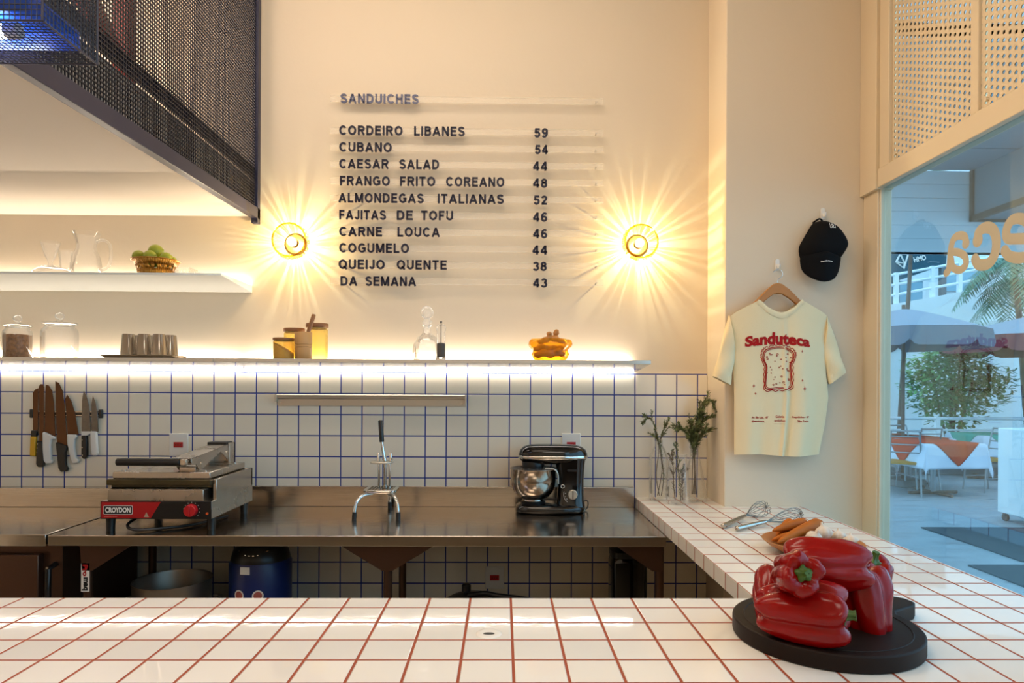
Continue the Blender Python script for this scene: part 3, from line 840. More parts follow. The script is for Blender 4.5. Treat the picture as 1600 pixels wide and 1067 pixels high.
# ------------------------------------------------------------------ ticket rail
a, e = at(433, 616, W-.02), at(728, 616, W-.02)
o = thing('ticket_rail', 'long aluminium order ticket rail fixed on the tiles below the shelf', 'rail', ((a.x+e.x)/2, W-.006, 1.39))
hw = (e.x-a.x)/2
MB().prism([(-.001, -.025), (-.008, -.027), (-.012, .006), (-.030, .012), (-.034, .026), (-.030, .030), (-.001, .030)], -hw, hw, 'x').build('channel', M['alu'], o, bevel=.001)
for sx in (-1, 1):
    MB().box((sx*hw-.004, -.036, -.008), (sx*hw+.004, -.001, .031)).build('end_cap', M['alu'], o, bevel=.001)
    MB().cyl((sx*(hw-.02), -.0125, -.012), (sx*(hw-.02), -.0085, -.012), .0035, n=10).build('screw', M['steel'], o)

# ------------------------------------------------------------------ knives on the magnetic strip
KY = W-.006
kp = lambda x, y, Y=KY-.02: at(30+x/6.279, 580+y/6.279, Y)
def kpoly(pts): return [((q := kp(*p)).x, q.z) for p in pts]
a, e = kp(108, 415), kp(787, 415)
o = thing('knife_strip', 'black magnetic knife strip on the tiled wall at left', 'knife rack', ((a.x+e.x)/2, KY, a.z))
hw = (e.x-a.x)/2
b = MB().box((-hw, -.012, -.014), (hw, 0, .014)).mat(1).box((-hw+.01, -.0135, .006), (hw-.01, -.0115, .012)).box((-hw+.01, -.0135, -.012), (hw-.01, -.0115, -.006))
b.build('magnet_bar', [M['black'], M['steel']], o, bevel=.001)
for sx in (-1, 1): MB().box((sx*hw-.008, -.015, -.021), (sx*hw+.008, 0, .021)).build('end_cap', M['black'], o, bevel=.003)
def knife(label, blade, handle, hm, bm='blade', extra=None, rivets=(), rmat='chrome'):
    P = [(q.x, q.z) for q in (kp(*p) for p in blade)]; H = [(q.x, q.z) for q in (kp(*p) for p in handle)]
    c = (sum(p[0] for p in P)/len(P), sum(p[1] for p in P)/len(P))
    o = thing('kitchen_knife', label, 'knife', (c[0], KY-.014, c[1]), group='knives on the magnetic strip')
    s = lambda q: [(x-c[0], z-c[1]) for x, z in q]
    MB().prism(s(P), -.0025, -.0002, 'y').build('blade', M[bm], o, bevel=.0006, seg=1)
    MB().prism(s(H), -.011, .006, 'y').build('handle', M[hm], o, bevel=.005, seg=3)
    if extra:
        E_ = [(q.x, q.z) for q in (kp(*p) for p in extra[0])]
        MB().prism(s(E_), -.009, .004, 'y').build('bolster', M[extra[1]], o, bevel=.002)
    for r in rivets:
        q = kp(*r); MB().cyl((q.x-c[0], -.0118, q.z-c[1]), (q.x-c[0], -.010, q.z-c[1]), .0022, n=10).build('rivet', M[rmat], o)
knife('knife with yellow handle, leftmost on the magnetic strip', [(130,600),(128,210),(150,178),(182,165),(178,600)], [(112,640),(166,640),(160,832),(106,830)], 'yellow_plastic', extra=([(120,580),(176,580),(168,642),(114,642)], 'black'))
saw = [(236+(4 if k % 2 else -1), 690-(690-150)*k/54) for k in range(55)]
knife('long serrated bread knife with riveted black handle', [(190,690),(188,145),(203,126),(228,126)] + list(reversed(saw)), [(174,682),(230,686),(240,800),(248,905),(234,940),(185,940),(168,912)], 'black', rivets=((186,712),(183,752),(181,795)), rmat='steel')
knife('broad chef knife with hooked white handle between two black ones', [(242,620),(250,300),(255,130),(285,138),(318,190),(335,300),(350,640)], [(230,600),(250,594),(355,645),(358,664),(316,668),(309,720),(312,800),(318,866),(338,872),(325,905),(262,907),(241,872),(232,760)], 'white_plastic')
knife('longest butcher knife with thick black handle', [(366,700),(352,300),(348,97),(385,115),(420,190),(440,330),(466,735)], [(360,700),(375,694),(466,730),(471,758),(455,800),(461,930),(480,950),(470,980),(410,986),(386,950),(374,830)], 'black')
knife('medium pointed knife with white handle beside the longest knife', [(470,625),(450,330),(447,270),(465,228),(505,290),(545,420),(578,622)], [(468,618),(556,620),(570,648),(546,664),(543,750),(558,845),(585,866),(574,900),(526,906),(506,862),(476,720)], 'white_plastic')
knife('small patterned knife with white collar and riveted black handle', [(608,600),(610,290),(618,240),(628,190),(655,240),(680,330),(700,600)], [(612,628),(662,628),(668,700),(670,830),(652,860),(626,860),(611,830)], 'black', 'blade_dark', ([(606,590),(702,590),(700,612),(664,630),(612,632)], 'white_plastic'), ((624,672),(624,747),(626,822)))
knife('smallest knife with white handle, rightmost on the strip', [(706,595),(703,330),(718,237),(745,310),(765,420),(771,595)], [(697,588),(757,590),(762,640),(766,720),(772,800),(764,826),(716,826),(706,790)], 'white_plastic', 'blade_dark')

# ------------------------------------------------------------------ sandwich press
p = thing('sandwich_press', 'steel sandwich press with red front badge and black grip handle', 'sandwich press', (-1.3825, 2.65, ZT))
b = MB().box((-.219, .004, .053), (.220, .435, .124))
b.box((.205, .05, .12), (.220, .435, .206)).box((-.219, .05, .12), (-.204, .435, .206)).box((-.219, .42, .12), (.22, .435, .206))
b.build('body', M['press_steel'], p, bevel=.002)
MB().box((-.219, 0, .053), (.220, .005, .124)).build('front_panel', M['black'], p, bevel=.001)
MB().prism([(-.214, .057), (-.019, .057), (.020, .121), (-.214, .121)], -.0012, .001, 'y').build('red_badge', M['press_red'], p)
def rr(cx, cz, hw, hh, r, n=5):
    q = []
    for sx, sz, a0 in ((1, 1, 0), (-1, 1, PI/2), (-1, -1, PI), (1, -1, 1.5*PI)):
        for i in range(n+1):
            t = a0 + PI/2*i/n
            q.append((cx+sx*(hw-r)+r*math.cos(t), cz+sz*(hh-r)+r*math.sin(t)))
    return q
MB().prism(rr(-.148, .0895, .058, .0180, .006), -.0020, 0, 'y').build('badge_border', M['print_white'], p)
MB().prism(rr(-.148, .0895, .0562, .0162, .0045), -.0026, 0, 'y').build('badge_plate', M['black'], p)
MB().text('CROYDON', lambda x, y, d: Vector((-.148-.050+x, -.0024-d, .0790+y)), .021, .100, .03, .0012).build('badge_lettering', M['print_white'], p)
MB().text('SANDUICHEIRA', lambda x, y, d: Vector((-.203+x, -.0014-d*.5, .0605+y)), .0042, .052, .0, .0006).build('small_lettering', mat('pale_red_ink', 'd87a6a', .5), p)
MB().prism([(-.046, .061), (-.026, .061), (-.036, .081)], -.0018, 0, 'y').build('warning_triangle', M['alu'], p)
k = MB().cyl((.143, -.0005, .089), (.143, -.022, .089), .026, .0235, 28).box((.140, -.026, .068), (.146, -.020, .110)).build('temperature_knob', M['red_plastic'], p, bevel=.002)
b = MB()
for i in range(11):
    t = math.radians(-130+26*i); b.box((.143+.032*math.sin(t)-.0012, -.0012, .089+.031*math.cos(t)-.0012), (.143+.032*math.sin(t)+.0012, 0, .089+.031*math.cos(t)+.0012))
b.build('dial_marks', M['print_white'], p)
MB().cyl((.205, 0, .076), (.205, -.004, .076), .005, n=14).build('indicator_light', mat('orange_lens', 'd0521c', .3), p)
MB().box((-.196, .008, .1245), (.185, .16, .170)).build('drip_drawer', M['press_steel'], p, bevel=.002)
MB().box((-.203, .045, .172), (.203, .42, .203)).box((-.214, .028, .183), (.205, .048, .206)).build('lower_plate', M['grime'], p, bevel=.003)
MB().box((-.202, .052, .2065), (.192, .415, .234)).build('upper_plate', M['press_steel'], p, bevel=.003)
for x, y in ((-.17, .085), (.16, .085), (-.17, .38), (.16, .38)): MB().cyl((x, y, .2335), (x, y, .2375), .0045, n=10).build('bolt', M['chrome'], p)
b = MB()
side = [(.035, .266), (.035, .292), (.385, .318), (.385, .250), (.31, .290), (.22, .268), (.14, .240), (.10, .236), (.075, .262)]
b.prism(side, .040, .044, 'x').prism(side, .122, .126, 'x')
b.add([(.040, .035, .292), (.126, .035, .292), (.126, .385, .318), (.040, .385, .318), (.040, .035, .289), (.126, .035, .289), (.126, .385, .315), (.040, .385, .315)],
      [(0,1,2,3),(7,6,5,4),(0,4,5,1),(1,5,6,2),(2,6,7,3),(3,7,4,0)])
b.box((.05, .09, .233), (.116, .12, .25))
b.build('lever_arm', M['press_steel'], p, bevel=.001)
MB().cyl((.038, .12, .262), (.128, .12, .262), .006, n=12).cyl((.038, .37, .285), (.130, .37, .285), .006, n=12).build('pivot_bolt', M['chrome'], p)
MB().box((.032, .385, .15), (.040, .445, .325)).box((.126, .385, .15), (.134, .445, .325)).box((.032, .435, .15), (.134, .445, .325)).build('hinge_bracket', M['press_steel'], p, bevel=.001)
MB().box((.036, .375, .310), (.125, .44, .329)).build('hinge_cover', M['black'], p, bevel=.002)
MB().cyl((-.160, .012, .279), (.092, .012, .279), .0158, n=24).build('grip', M['black'], p, bevel=.002)
MB().box((.092, .004, .268), (.118, .022, .291)).box((.06, .02, .272), (.11, .06, .288)).build('grip_mount', M['press_steel'], p, bevel=.002)
for x, y in ((-.195, .03), (.195, .06), (-.195, .40), (.195, .40)): MB().cyl((x, y, 0), (x, y, .054), .0155, .018, 18).build('foot', M['black'], p)
MB().tube(smooth_path([(-.10, .10, .055), (-.12, .02, .03), (-.08, -.005, .012), (.02, .05, .008), (.1, .12, .008), (.16, .30, .008)]), .006, 8).build('power_cord', M['black'], p)

# ------------------------------------------------------------------ hand-lever vegetable cutter
p = thing('lever_cutter', 'chrome hand lever vegetable cutter on splayed tripod legs', 'vegetable cutter', (-.552, 3.02, ZT))
b = MB(); b.loft([sq(0, 0, .074, .078, z, 28, 5) if i else sq(0, 0, .070, .074, z, 28, 5) for i, z in enumerate((.108, .113, .122))])
b.build('base_plate', M['chrome'], p, bevel=.002)
b = MB()
for i in range(8):
    q = -.052+.104*i/7
    b.box((q-.0016, -.055, .1215), (q+.0016, .055, .1245)).box((-.055, q-.0016, .1215), (.055, q+.0016, .1240))
b.build('blade_grid', M['steel'], p)
for (x0, y0, x1, y1) in ((-.045, -.05, -.101, -.105), (.045, -.05, .094, -.103), (.012, .05, .010, .165)):
    dx, dy = x1-x0, y1-y0
    q = smooth_path([(x0-dx*.2, y0-dy*.2, .104), (x0, y0, .104), (x0+dx*.5, y0+dy*.5, .098), (x0+dx*.82, y0+dy*.82, .075), (x0+dx*.95, y0+dy*.95, .045), (x1, y1, .006)])
    MB().tube(q, .0075, 12).build('leg', M['chrome'], p)
    v = Vector((x1, y1, 0))
    MB().cyl(v, v+Vector((-dx*.03, -dy*.03, .032)), .0098, n=14).build('rubber_foot', M['black'], p)
for x, y in ((-.010, -.01), (.038, -.01), (.012, .04)): MB().cyl((x, y, .12), (x, y, .262), .0052, n=12).build('column', M['chrome'], p)
MB().cyl((.018, -.012, .135), (.018, -.012, .25), .007, n=12).cyl((.018, -.012, .22), (.018, -.012, .232), .010, n=12).cyl((.018, -.012, .125), (.018, -.012, .137), .013, n=14).build('plunger', M['steel'], p)
MB().loft([sq(.002, 0, .052, .05, z, 24, 3) for z in (.238, .246)]).build('press_plate', M['alu'], p, bevel=.002)
b = MB()
for x in (-.013, .043): b.box((x-.006, -.018, .244), (x+.006, .006, .285))
b.build('lever_bracket', M['chrome'], p, bevel=.003)
MB().tube([(.016, -.010, .25), (.010, -.012, .285), (.002, -.014, .345)], [.009, .0075, .007], 12).build('lever', M['chrome'], p)
MB().tube([(.003, -.014, .335), (-.003, -.016, .43), (-.003, -.016, .434)], [.0108, .0108, .008], 16).build('grip', M['black'], p)

# ------------------------------------------------------------------ stand mixer
mx0 = at(860, 760, 3.10)
p = thing('stand_mixer', 'black stand mixer with polished steel bowl on the steel table', 'stand mixer', (mx0.x, 3.115, ZT))
k = 3.07/2.98
def R(*rows, n=40): return [sq(cx*k, cy, a*k, c, z*k, n, e) for cx, cy, a, c, z, e in rows]
MB().loft(R((.0, 0, .150, .080, 0, 3), (.0, 0, .160, .092, .008, 3), (0, 0, .158, .092, .026, 3), (0, 0, .148, .084, .036, 3), (0, 0, .12, .07, .040, 3))).build('base', M['gloss_black'], p, smooth=60)
MB().loft(R((.092, 0, .066, .070, .03, 3.5), (.092, 0, .060, .062, .06, 3.5), (.094, 0, .058, .058, .15, 3.5), (.090, 0, .066, .060, .22, 3.5), (.085, 0, .075, .062, .245, 3.5))).build('column', M['gloss_black'], p, smooth=60)
MB().loft(R((.012, 0, .118, .050, .222, 3), (.012, 0, .145, .064, .232, 2.6), (.012, 0, .156, .070, .246, 2.6), (.012, 0, .157, .071, .266, 2.6), (.012, 0, .150, .067, .284, 2.6), (.010, 0, .134, .056, .298, 2.6), (.008, 0, .108, .040, .306, 2.5), (.006, 0, .07, .02, .309, 2.5))).build('motor_head', M['gloss_black'], p, smooth=70)
MB().loft(R((.012, 0, .1572, .0715, .2455, 2.6), (.012, 0, .1588, .0730, .2475, 2.6), (.012, 0, .1588, .0730, .2575, 2.6), (.012, 0, .1578, .0720, .2595, 2.6)), cap=(False, False)).build('chrome_band', M['chrome'], p, smooth=60)
MB().lathe([(.052, .205*k), (.054, .225*k), (.05, .24*k)], (-.078*k, 0, 0), 28, (True, True)).lathe([(.045, .190*k), (.045, .206*k)], (-.078*k, 0, 0), 28, (True, True)).build('mixing_hub', M['black'], p)
MB().lathe([(.001, .045), (.048, .046), (.052, .055), (.05, .06), (.075, .075), (.093, .097), (.103, .125), (.106, .150), (.106, .200), (.110, .203), (.110, .206), (.104, .206), (.103, .15), (.09, .1), (.05, .065), (.001, .062)], (-.078*k, 0, 0), 56).build('bowl', M['bowlsteel'], p, smooth=60)
MB().lathe([(.108, .206), (.085, .210), (.06, .211)], (-.078*k, 0, 0), 40).build('splash_guard', M['clear'], p)
MB().lathe([(.055, .035), (.058, .05), (.05, .056)], (-.078*k, 0, 0), 32, (True, True)).build('bowl_seat', M['black'], p)
MB().tube(smooth_path([(-.03, -.072, .212), (.012, -.066, .208), (.030, -.063, .185), (.033, -.062, .14)]), .0035, 8).build('trim_arc', M['alu'], p)
kx, kz = .097*k, .088*k
MB().cyl((kx, -.060, kz), (kx, -.076, kz), .0235, .0215, 28).build('speed_knob', M['alu'], p, bevel=.002)
MB().box((kx-.002, -.0775, kz-.018), (kx+.002, -.0755, kz+.018)).build('knob_mark', M['black'], p)
b = MB()
q = arc((.052*k, -.0635, .124*k), .0075, 0, 2*PI, 20); b.tube(q, .0017, 6, False)
b.build('pulse_button', M['alu'], p)
MB().tube(arc((kx, -.0645, kz), .042, math.radians(160), math.radians(235), 14), .0008, 5).build('dial_arc', M['print_white'], p)
for s_, a in (('0', 172), ('1', 195), ('2', 218)):
    t = math.radians(a)
    MB().text(s_, lambda x, y, d: Vector((kx+.034*math.cos(t)-.002+x, -.0635-d, kz+.034*math.sin(t)-.003+y)), .006, None, .02, .001).build('dial_number', M['print_white'], p)
MB().box((.075, -.0625, .196), (.118, -.056, .206)).build('vent_slot', M['black'], p, bevel=.001)
for x in (-.10, .12): MB().cyl((x, -.05, -.0), (x, -.05, .006), .012, n=14).build('foot', M['black'], p)
MB().tube(smooth_path([(.150, .04, .03), (.175, .045, .045), (.185, .04, .035), (.18, .03, .012), (.165, .02, .006)]), .003, 8).build('power_cord', M['black'], p)

# ------------------------------------------------------------------ things on the long shelf
def put(px, Y, top=SZ1): q = at(px, 560, Y); return Vector((q.x, Y, top+.0003))
def glass_jar(p, r, h, label, lidk):
    o = thing('glass_jar', label, 'jar', p)
    MB().lathe([(.001, 0), (r*.96, 0), (r, .006), (r, h*.72), (r*.95, h*.80), (r*.78, h*.88), (r*.80, h*.93), (r*.86, h*.935)], n=36).build('body', M['clear'], o, smooth=60)
    MB().lathe([(r*.70, h*.90), (r*.92, h*.94), (r*.97, h*.96), (r*.92, h*.985), (r*.4, h*1.01), (r*.18, h*1.03), (r*.16, h*1.07)], n=36).build('lid', M['clear'], o, smooth=60)
    jl = [c for c in kids(o) if c.name.startswith('lid')][0]
    MB().ell((0, 0, h*1.07+lidk), lidk*1.15, lidk*1.15, lidk, 18, 10).build('knob', M['clear'], jl)
    return o
q = put(27, 3.05); glass_jar(q, .058, .155, 'lidded glass jar filled with brown grains, leftmost on the shelf', .016)
o = MB().lathe([(.001, .004), (.054, .004), (.0545, .106), (.03, .110), (.001, .111)], n=32).build('grain_filling', M['grain']); o.location = q
tag(o, 'brown grains filling the leftmost glass jar', 'grain', kind='stuff')
glass_jar(put(93, 3.05), .074, .165, 'empty clear glass jar with round lid knob right of the grain jar', .017)
q = put(226, 3.03); o = thing('serving_tray', 'thin steel tray holding upturned metal cups on the shelf', 'tray', q)
MB().loft([sq(0, 0, a, c, z, 40, 6) for a, c, z in ((.150, .075, 0), (.152, .077, .002), (.172, .092, .013), (.173, .093, .0145), (.170, .090, .0145), (.150, .075, .005))], cap=(True, True)).build('tray', M['steel'], o)
cup = None
def mk_cup(p, label):
    global cup
    if cup is None:
        cup = thing('metal_cup', label, 'cup', p, group='upturned steel cups on the tray')
        MB().lathe([(.0345, 0), (.0350, .002), (.0335, .004), (.0262, .098), (.024, .1035), (.001, .1035)], n=32).build('body', M['bowlsteel'], cup)
        MB().lathe([(.0338, .0015), (.0352, .003), (.0338, .0055)], n=32).build('rim', M['chrome'], cup)
    else: dup(cup, p, label=label)
for px, Y, lab in ((200.5, 2.985, 'upturned steel cup at the front left corner of the tray'), (225, 2.985, 'upturned steel cup in the front middle of the tray'),
                   (248.5, 2.985, 'upturned steel cup third from left along the tray front'), (266, 3.045, 'upturned steel cup at the right end of the tray'),
                   (213, 3.065, 'upturned steel cup behind the gap of the first two cups'), (237, 3.065, 'upturned steel cup behind the gap of second and third cups')):
    q = put(px, Y); q.z += .0055; mk_cup(q, lab)
def canister(p, r, h, label, full):
    o = thing('amber_jar', label, 'jar', p, group='amber glass jars with wooden lids')
    def wob(t, z): return 1+.012*math.cos(14*t+z*260)
    MB().lathe([(.001, 0), (r*.97, 0), (r, .004)]+[(r, .004+(h*.82-.004)*i/14) for i in range(1, 15)]+[(r*.93, h*.86), (r*.93, h*.90)], n=70, wob=wob).build('body', M['amber'], o, smooth=60)
    MB().lathe([(r*.86, h*.85), (r*.86, h*.885), (r*1.04, h*.89), (r*1.06, h*.90), (r*1.06, h*.985), (r*1.03, h), (.001, h)], n=40).build('lid', M['wood_lid'], o)
    MB().lathe([(r*.87, h*.872), (r*.95, h*.878), (r*.87, h*.886)], n=32).build('seal', M['white_plastic'], o)
    return o
q = put(443.5, 3.0); canister(q, .046, .096, 'short amber glass jar of grain with wooden lid, left of the mortar', True)
b = MB(); b.grid(24, 2, lambda u, v: Vector((.043*math.cos(2*PI*u), .043*math.sin(2*PI*u), .004+v*(.060-.026*math.cos(2*PI*u-PI) if False else .046-.026*math.cos(2*PI*u)))))
n0 = len(b.v); b.add([b.v[2*25+i] for i in range(24)], [tuple(range(24))])
o = b.build('pale_grain_filling', M['yellowgrain']); o.location = q; tag(o, 'pale grain heaped inside the short amber jar', 'grain', kind='stuff')
canister(put(459.5, 3.11), .046, .150, 'middle-height amber glass jar half hidden behind the mortar', False)
canister(put(495.5, 3.08), .048, .170, 'tallest amber glass jar, right of the mortar', False)
q = put(474, 2.985); o = thing('wooden_mortar', 'pale wooden mortar with turned grooves between the amber jars', 'mortar', q)
MB().lathe([(.001, 0), (.034, 0), (.037, .004), (.0375, .05), (.0355, .052), (.0355, .054), (.0378, .056), (.0378, .062), (.0358, .064), (.0358, .066), (.038, .068), (.0385, .120), (.037, .122), (.030, .122), (.027, .05), (.001, .03)], n=36).build('body', M['wood'], o)
o = MB().tube([Vector((-.004, .004, .036)), Vector((.012, 0, .09)), Vector((.047, -.005, .198)), Vector((.0485, -.005, .203))], [.013, .009, .0092, .006], 16).build('wooden_pestle', M['wood_lid']); o.location = q
tag(o, 'brown wooden pestle leaning out of the mortar', 'pestle')
q = put(667, 3.05); o = thing('decanter', 'cut-glass decanter with ball stopper on the shelf', 'decanter', q)
def facet(t, z): return 1+(.02*math.cos(16*t+z*500) if z < .1 else 0)
MB().lathe([(.001, 0), (.055, 0), (.062, .01), (.066, .04), (.062, .075), (.045, .105), (.024, .122), (.018, .135), (.018, .155), (.023, .163)], n=64, wob=facet).build('body', M['cut'], o, smooth=30)
MB().lathe([(.012, .150), (.022, .172), (.024, .180), (.014, .192), (.014, .196)], n=10).ell((0, 0, .222), .031, .031, .031, 14, 10).build('stopper', M['cut'], o, smooth=20)
q = put(689, 2.99); o = thing('pepper_mill', 'clear pepper mill half filled with dark peppercorns on the shelf', 'pepper mill', q)
MB().lathe([(.001, .001), (.023, .001), (.024, .006), (.020, .012)], n=28).build('base', M['chrome'], o)
MB().lathe([(.020, .012), (.020, .118), (.017, .125), (.022, .134), (.0235, .146), (.018, .158), (.006, .163)], n=28).build('body', M['clear'], o, smooth=60)
MB().cyl((0, 0, .078), (0, 0, .170), .002, n=8).ell((0, 0, .172), .005, .005, .006, 10, 6).build('shaft', M['black'], o)
o = MB().lathe([(.001, .009), (.0185, .009), (.0187, .073), (.012, .078), (.001, .079)], n=24).build('peppercorns', M['peppercorn']); o.location = q; tag(o, 'dark peppercorns inside the clear pepper mill', 'pepper', kind='stuff')
q = put(859, 3.04); o = thing('amber_bowl', 'lobed amber glass bowl holding ginger roots on the shelf', 'bowl', q)
def lobe(t, z): return 1+.06*math.cos(7*t)*min(1, z/.03)
MB().lathe([(.001, .002), (.06, 0), (.078, .008), (.086, .03), (.078, .046), (.080, .055), (.094, .066), (.099, .078), (.096, .092), (.088, .100)], n=84, wob=lobe).build('bowl', M['amber_deep'], o, smooth=70)
def ginger(loc, pts, label):
    b = MB()
    for (x, y, z, r) in pts: b.ell((x, y, z), r*1.25, r, r*.9, 12, 8)
    o = b.build('ginger_root', M['ginger']); o.location = loc
    m = o.modifiers.new('remesh', 'REMESH'); m.mode = 'VOXEL'; m.voxel_size = .0035; m.use_smooth_shade = True
    s = o.modifiers.new('smooth', 'SMOOTH'); s.factor = .5; s.iterations = 3
    tag(o, label, 'ginger', 'ginger roots in the amber bowl')
ginger(q+Vector((0, -.02, .012)), [(-.055, 0, .016, .017), (-.03, -.01, .024, .020), (0, 0, .02, .021), (.03, .005, .026, .019), (.052, -.01, .02, .015), (.035, -.02, .036, .013)], 'ginger root lying lowest across the amber bowl')
ginger(q+Vector((0, .02, .045)), [(-.06, 0, .012, .014), (-.035, 0, .020, .018), (-.01, 0, .014, .018), (.02, .01, .014, .02), (.05, 0, .016, .016)], 'ginger root lying at the back of the amber bowl')
ginger(q+Vector((.008, -.01, .086)), [(-.05, .0, .002, .013), (-.028, 0, .012, .016), (-.008, .005, .022, .015), (-.012, 0, .04, .011), (.016, 0, .016, .017), (.02, 0, .042, .012), (.022, -.002, .052, .010), (.042, .004, .008, .014), (.055, 0, .001, .008)], 'knobbly ginger root on top of the pile, rising above the bowl')

# ------------------------------------------------------------------ things on the upper shelf
q = put(243, 3.04, US1); o = thing('brass_basket', 'flared brass basket with square cut-outs holding limes', 'basket', q)
b = MB(); n = 20
for k_ in range(n):
    a0, a1 = 2*PI*k_/n, 2*PI*(k_+1)/n
    def pt(t, r, z): return Vector((r*math.cos(t), r*math.sin(t), z))
    def st2(u, v):
        z = .002+.074*v; r = .074+.006*v+.020*v**3
        return pt(a0+(a1-a0)*u, r, z)
    us, vs = (0, .28, .72, 1), (0, .42, .66, 1)
    for i in range(3):
        for j in range(3):
            if i == 1 and j == 1: continue
            b.add([st2(us[i], vs[j]), st2(us[i+1], vs[j]), st2(us[i+1], vs[j+1]), st2(us[i], vs[j+1])], [(0, 1, 2, 3)])
b.lathe([(.001, .001), (.074, .001), (.075, .004)], n=40)
bb = b.build('body', M['brass'], o, recalc=False); sm = bb.modifiers.new('solid', 'SOLIDIFY'); sm.thickness = .002
MB().tube([(.1005*math.cos(t), .1005*math.sin(t), .0765) for t in [2*PI*i/40 for i in range(41)]], .0026, 8, False).build('rim', M['brass'], o)
def lime(loc, r, rot, label):
    b = MB(); b.lathe([(.001, -r*1.12), (r*.12, -r*1.10), (r*.25, -r*1.0), (r*.62, -r*.80), (r*.92, -r*.4), (r, 0), (r*.92, r*.4), (r*.62, r*.80), (r*.22, r*1.0), (r*.12, r*1.12), (.001, r*1.14)], n=24)
    o = b.build('lime', M['lime'], smooth=70); o.location = loc; o.rotation_euler = rot; tag(o, label, 'lime', 'limes in the brass basket')
lime(q+Vector((-.062, -.030, .090)), .028, (1.3, .2, .5), 'green lime at the left of the brass basket')
lime(q+Vector((-.002, -.048, .086)), .029, (1.4, 0, 1.2), 'lime half sunk at the front of the basket')
lime(q+Vector((.056, -.022, .086)), .026, (1.2, .3, 2), 'green lime at the right of the brass basket')
lime(q+Vector((-.004, .006, .120)), .033, (1.35, .1, 1.5), 'largest yellowish lime on top of the heap')
for i, (x, y) in enumerate(((-.03, .045), (.04, .05))): lime(q+Vector((x, y, .082)), .029, (1.2, .4, i), ['lime at the back left, behind the top lime', 'lime at the back right, behind the top lime'][i])
q = put(287, 3.1, US1); o = thing('glass_dish', 'low clear square glass dish right of the lime basket', 'dish', q)
MB().loft([sq(0, 0, .045, .05, z, 32, 8) for z in (0, .002, .052)] + [sq(0, 0, .041, .046, z, 32, 8) for z in (.052, .006)], cap=(True, True)).build('dish', M['clear'], o)
q = put(82, 3.07, US1); o = thing('glass_bowl', 'shallow clear bowl turned upside down under the sundae glass', 'bowl', q)
MB().lathe([(.086, 0), (.087, .004), (.078, .03), (.055, .045), (.03, .048), (.001, .048)], n=40).build('bowl', M['clear'], o)
q2 = q+Vector((-.012, 0, .0485)); o = thing('sundae_glass', 'clear sundae glass standing on the upturned bowl', 'glass', q2)
MB().lathe([(.001, .002), (.036, .001), (.037, .004), (.012, .010), (.008, .022), (.012, .030), (.022, .05), (.032, .085), (.040, .118)], n=32).build('glass', M['clear'], o, smooth=60)
q2 = q+Vector((.045, .02, .0465)); o = thing('glass_tumbler', 'small clear tumbler beside the sundae glass', 'glass', q2)
MB().lathe([(.001, .002), (.022, .001), (.024, .004), (.030, .085)], n=28).build('glass', M['clear'], o, smooth=60)
q = put(134, 3.04, US1); o = thing('glass_jug', 'clear glass jug with big looped handle on upper shelf', 'jug', q)
MB().lathe([(.001, .002), (.055, 0), (.062, .006), (.063, .05), (.056, .09), (.040, .130), (.040, .150), (.050, .185), (.056, .200), (.058, .203)], n=40).build('body', M['clear'], o, smooth=60)
MB().tube(smooth_path([(.046, 0, .160), (.075, 0, .170), (.105, 0, .150), (.112, 0, .10), (.10, 0, .05), (.064, 0, .03)]), .0065, 10).build('handle', M['clear'], o, smooth=60)

# ------------------------------------------------------------------ vases with rosemary on the counter
def vase(px, py, prof, label, name='glass_vase'):
    q = onz(px, py, Z0+.0003)
    o = thing(name, label, 'vase', q, group='clear glass vessels holding rosemary')
    MB().lathe(prof, n=40).build('glass', M['clear'], o, smooth=60)
    return q
v1 = vase(1029, 781, [(.001, .004), (.042, .001), (.046, .006), (.046, .19), (.043, .215), (.030, .245), (.019, .262), (.018, .285), (.020, .288)], 'clear glass bottle with rosemary at the far left of the counter corner', 'glass_bottle')
v2 = vase(1059, 787, [(.001, .004), (.046, .001), (.053, .008), (.055, .05), (.048, .14), (.040, .228), (.041, .232)], 'front tapered clear vase with browned rosemary on the counter', 'glass_vase')
v3 = vase(1085, 782, [(.001, .004), (.055, .001), (.060, .008), (.056, .04), (.030, .18), (.022, .215), (.022, .25), (.027, .258)], 'conical clear flask with tall rosemary nearest the pillar', 'glass_flask')
